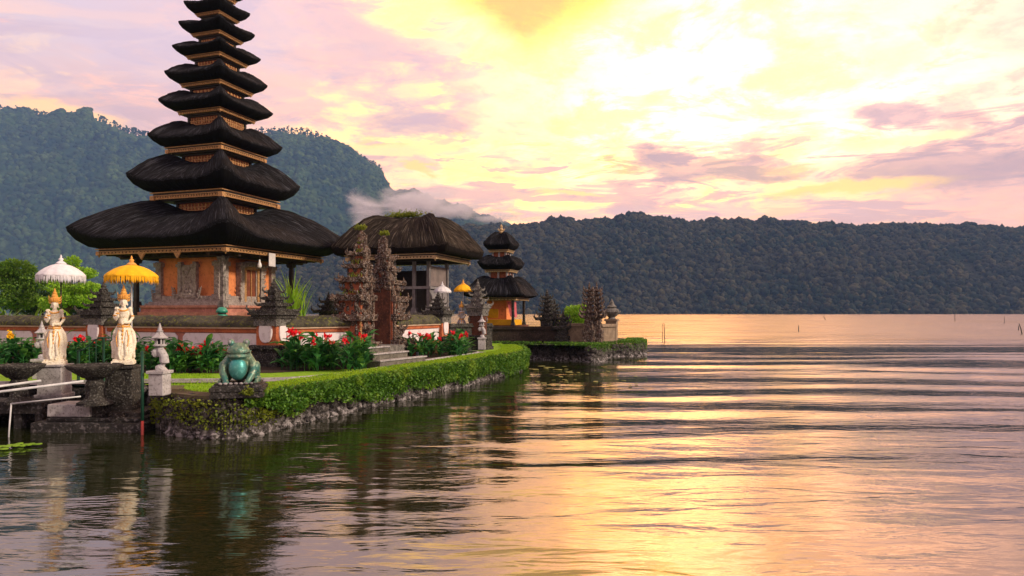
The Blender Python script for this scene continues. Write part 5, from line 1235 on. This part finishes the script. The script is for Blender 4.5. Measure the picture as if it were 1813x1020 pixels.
tree('broadleaf_tree', at(75, 47), 6, [(0, 0, 2.2, 1.2, .8), (1.2, 0, 1.8, 1.0, .8), (-1.2, 0, 1.7, 1.0, .8)], leaf_dark, 'dark leafy bush low between the two trees behind the wall', leaf=.17, per=600, seed=5)
tree('broadleaf_tree', at(150, 46), 6, [(.4, 0, 1.7, .9, .7), (1.4, 0, 1.3, .8, .6), (-.6, 0, 1.4, .8, .6)], leaf_dark, 'dark shrub behind the far left pillar', leaf=.17, per=600, seed=6)
tree('round_bush', (3.1, 33.6, .66), 2, [(0, 0, 1.35, .62, .55), (-.35, 0, 1.05, .5, .4), (.35, .1, 1.55, .45, .4), (.3, 0, 1.0, .5, .4), (-.1, 0, .6, .45, .4)], leaf_lime, 'bright green rounded tree behind the pale wall of the far islet', leaf=.10, per=2600, seed=7, trunk=.05)
tree('shrub', (2.3, 33.9, .66), 2, [(0, 0, .75, .4, .3), (.35, 0, .95, .3, .25)], leaf_tree, 'small green shrub beside the bright round tree on the far islet', cat='shrub', leaf=.09, per=2600, seed=8, trunk=.04)
def spiky(loc, h, n, m, label, seed, wid=.06, spread=.5, name='palm_plant'):
    rng = random.Random(seed); V = []; F = []
    for k in range(n):
        az = rng.uniform(0, 6.3); ln = h * rng.uniform(.6, 1.05); d = Vector((math.cos(az), math.sin(az), 0)); s = Vector((-d.y, d.x, 0)); p = Vector((rng.gauss(0, .06), rng.gauss(0, .06), rng.uniform(0, h * .25))); a = rng.uniform(1.5 - spread, 1.5); b = len(V)
        for i in range(5):
            w_ = wid * (1 - (i / 4) ** 2) * .5 + .004; V += [tuple(p - s * w_), tuple(p + s * w_)]; p = p + (d * math.cos(a) + Vector((0, 0, math.sin(a)))) * ln / 4; a -= spread * .7 * rng.random()
        for i in range(4): F.append((b + 2 * i, b + 2 * i + 1, b + 2 * i + 3, b + 2 * i + 2))
    me = bpy.data.meshes.new(name); me.from_pydata(V, [], F); me.materials.append(m); me.update(); o = bpy.data.objects.new(name, me); COL.objects.link(o); o.location = loc; return tag(o, label, 'plant')
spiky(at(8, 25, 1.2), 1.7, 60, leaf_tree, 'spiky green palm plant just above the wall at the left edge', 1, .10, 1.2)
spiky(at(62, 26, 1.2), 1.5, 50, leaf_tree, 'spiky palm plant above the wall left of the white statue', 2, .10, 1.2)
spiky(at(128, 26, 1.2), 1.5, 50, leaf_lime, 'spiky palm plant above the wall right of the left statue', 3, .10, 1.2)
spiky(at(516, 26.5, 1.6), 1.9, 70, leaf_lime, 'tall pale green grass-like plant right of the tower post', 4, .05, .35, 'tall_grass')
spiky(at(533, 27.5, 1.6), 1.7, 40, leaf_lime, 'thinner pale green stems beside the tall grass plant', 5, .04, .25, 'tall_grass')

# ---------------------------------------------------------------- small things
def dome_light():
    p = P(393, 556, 20.6); t = thing('garden_light', (p.x, p.y, 2.06), 0, 'small green domed light standing on the mossy wall', 'lamp')
    mb = MB(); mb.lathe([(.15, .0), (.17, .05), (.10, .08)], 14); mb.build('base', green_patina, t, smooth=True); mb = MB(); mb.lathe([(.17, .12), (.16, .2), (.11, .27), (.05, .29)], 14); mb.build('dome', green_patina, t, smooth=True)
    mb = MB(); mb.lathe([(.12, .06), (.12, .14)], 12); mb.build('lens', black_wood, t)
green_patina = mat('green_enamel', (.02, .20, .14), (.03, .28, .2), None, 5, .4, .2, .003, spec=.5)
dome_light()
p = PG(740, 633, .70); mb = MB(); mb.lathe([(.05, 0), (.065, .15), (.075, .16), (.06, .162), (.05, .02)], 14, (p.x, p.y, .705)); tag(mb.build('plant_pot', mat('pot_blue', (.38, .42, .55), (.3, .33, .45), None, 4), smooth=True), 'small pale blue pot beside the gate steps', 'pot')
mb = MB(); p = PG(1795, 557, 0); mb.box((p.x * .99, 738, 3.2), (2.8, 2, 1.6)); 
hut = mb.build('lakeside_hut', mat('hut_yellow', (.80, .58, .10), (.7, .5, .08), None, 1, .8, 0)); tag(hut, 'tiny yellow hut on the far shore at the right edge', 'hut')
mb = MB(); mb.box((p.x * .99, 738, 5.2), (3.4, 2.6, .4), taper=.6); mb.build('roof', mat('hut_roof', (.5, .4, .2), (.4, .3, .15), None, 1, .8, 0), hut)
def stake(px, py0, py1, lean, label, r=.03):
    a = PG(px, py1, 0); h = (py1 - py0) / FPX * a.y; mb = MB(); mb.tube([(a.x, a.y, -.4), (a.x + lean * h * .5, a.y, h * .5), (a.x + lean * h, a.y, h)], [r, r * .9, r * .7], 7); tag(mb.build('wooden_stake', black_wood), label, 'stake')
stake(1173, 573, 604, 0, 'tall thin stake in the lake, left of a close pair', .022); stake(1177, 572, 606, -.04, 'tall thin stake in the lake, right of a close pair', .03)
stake(1414, 576, 587, 0, 'short upright stake alone in the middle of the lake', .05); stake(1463, 560, 567, -.8, 'leaning stake far out in the lake', .09); stake(1691, 557, 569, -.05, 'faint upright stake far out toward the right', .07)
stake(1811, 573, 592, -.35, 'thick leaning stake at the right edge of the lake', .05); stake(1778, 560, 573, 0, 'thin far stake left of the thick leaning stake', .05); stake(1803, 577, 585, .1, 'short stub beside the thick leaning stake', .05)
def pads():
    mb = MB(); ol = []
    n = 11
    for k in range(n): a = .25 + (2 * math.pi - .5) * k / (n - 1); ol.append((math.cos(a), math.sin(a) , 0))
    ol.append((0.1, 0, 0)); mb.ring([ol, [(x * .97, y * .97, .04) for x, y, z in ol]]); m = leaf_mat('pad_leaf', (.20, .20, .05), (.14, .17, .04), (.32, .24, .08), .2)
    src = mb.build('lily_pad', m); rng = random.Random(5); first = True
    grp = [((930, 1130), (654, 686), 40, 'small yellowish lily pad floating off the near point', 'lily pads off the point', (.04, .09)), ((940, 1010), (648, 662), 14, 'pale lily pad in the gap between the hedge and the far islet', 'lily pads in the gap', (.08, .16)), ((-20, 74), (786, 800), 16, 'lime green floating leaf at the bottom left by the railing', 'floating leaves at the left', (.04, .075))]
    for xr, yr, n, lab, g, rr in grp:
        for k in range(n):
            if not first: o = src.copy(); COL.objects.link(o)
            else: o = src
            if g.startswith('floating'):
                if first or k == 0: ms = src.data.copy(); ms.materials.clear(); ms.materials.append(leaf_lime)
                o.data = ms; yy = 795 - (k / n) * 4 + rng.gauss(0, 1.5); xx = -15 + 88 * k / n
            else: xx, yy = rng.uniform(*xr), rng.uniform(*yr)
            p = PG(xx, yy, 0); s = rng.uniform(*rr); o.location = (p.x, p.y, .035); o.scale = (s, s, .35); o.rotation_euler = (rng.gauss(0, .03), rng.gauss(0, .03), rng.uniform(0, 6.3)); tag(o, lab, 'lily pad', g); first = False
pads()

# ---------------------------------------------------------------- cloud hanging on the hillside
def mist():
    mb = MB(); Dm = 1380.0
    for px, py, rx, rz, ry in ((735, 358, 165, 52, 110), (820, 372, 120, 34, 90), (650, 372, 75, 62, 70), (880, 386, 100, 20, 80)):
        c = P(px, py, Dm); mb.ell(tuple(c), (rx / FPX * Dm, ry, rz / FPX * Dm), n=20, m=12)
    m = bpy.data.materials.new('mist'); m.use_nodes = True; t = NT(m.node_tree)
    for n in list(t.n): t.n.remove(n)
    pos = t.n.new('ShaderNodeNewGeometry').outputs['Position']; x, y, z = t.sep(pos); c = P(735, 360, Dm)
    n1 = t.noise(t.mapping(pos, scale=(.011, .014, .030)), 1.0, 8, .70, .9)
    q = None
    for px, py, rx, rz, ry in ((735, 358, 165, 52, 110), (820, 372, 120, 34, 90), (650, 372, 75, 62, 70), (880, 386, 100, 20, 80)):
        c = P(px, py, Dm); e = t.m('SQRT', t.add(t.add(t.m('POWER', t.div(t.m('ABSOLUTE', t.sub(x, c.x)), rx / FPX * Dm), 2), t.m('POWER', t.div(t.m('ABSOLUTE', t.sub(y, c.y)), ry), 2)), t.m('POWER', t.div(t.m('ABSOLUTE', t.sub(z, c.z)), rz / FPX * Dm), 2)))
        f = t.smooth(e, 1.0, .15); q = f if q is None else t.m('MAXIMUM', q, f)
    d = t.smooth(t.add(n1, t.mul(q, .36)), .70, .90)
    d = t.mul(t.mul(d, t.smooth(q, .0, .2)), .035)
    pv = t.n.new('ShaderNodeVolumePrincipled'); pv.inputs['Color'].default_value = (.98, .96, 1.0, 1); t.put(pv.inputs['Density'], d)
    out = t.n.new('ShaderNodeOutputMaterial'); t.l.new(pv.outputs[0], out.inputs['Volume'])
    m.cycles.volume_step_rate = 1.0
    o = remeshed('mist', mb, m, None, 9.0, 1); o.data.materials.clear(); o.data.materials.append(m); tag(o, 'pale cloud hanging on the hillside behind the pavilion', 'cloud', kind='stuff')
mist()
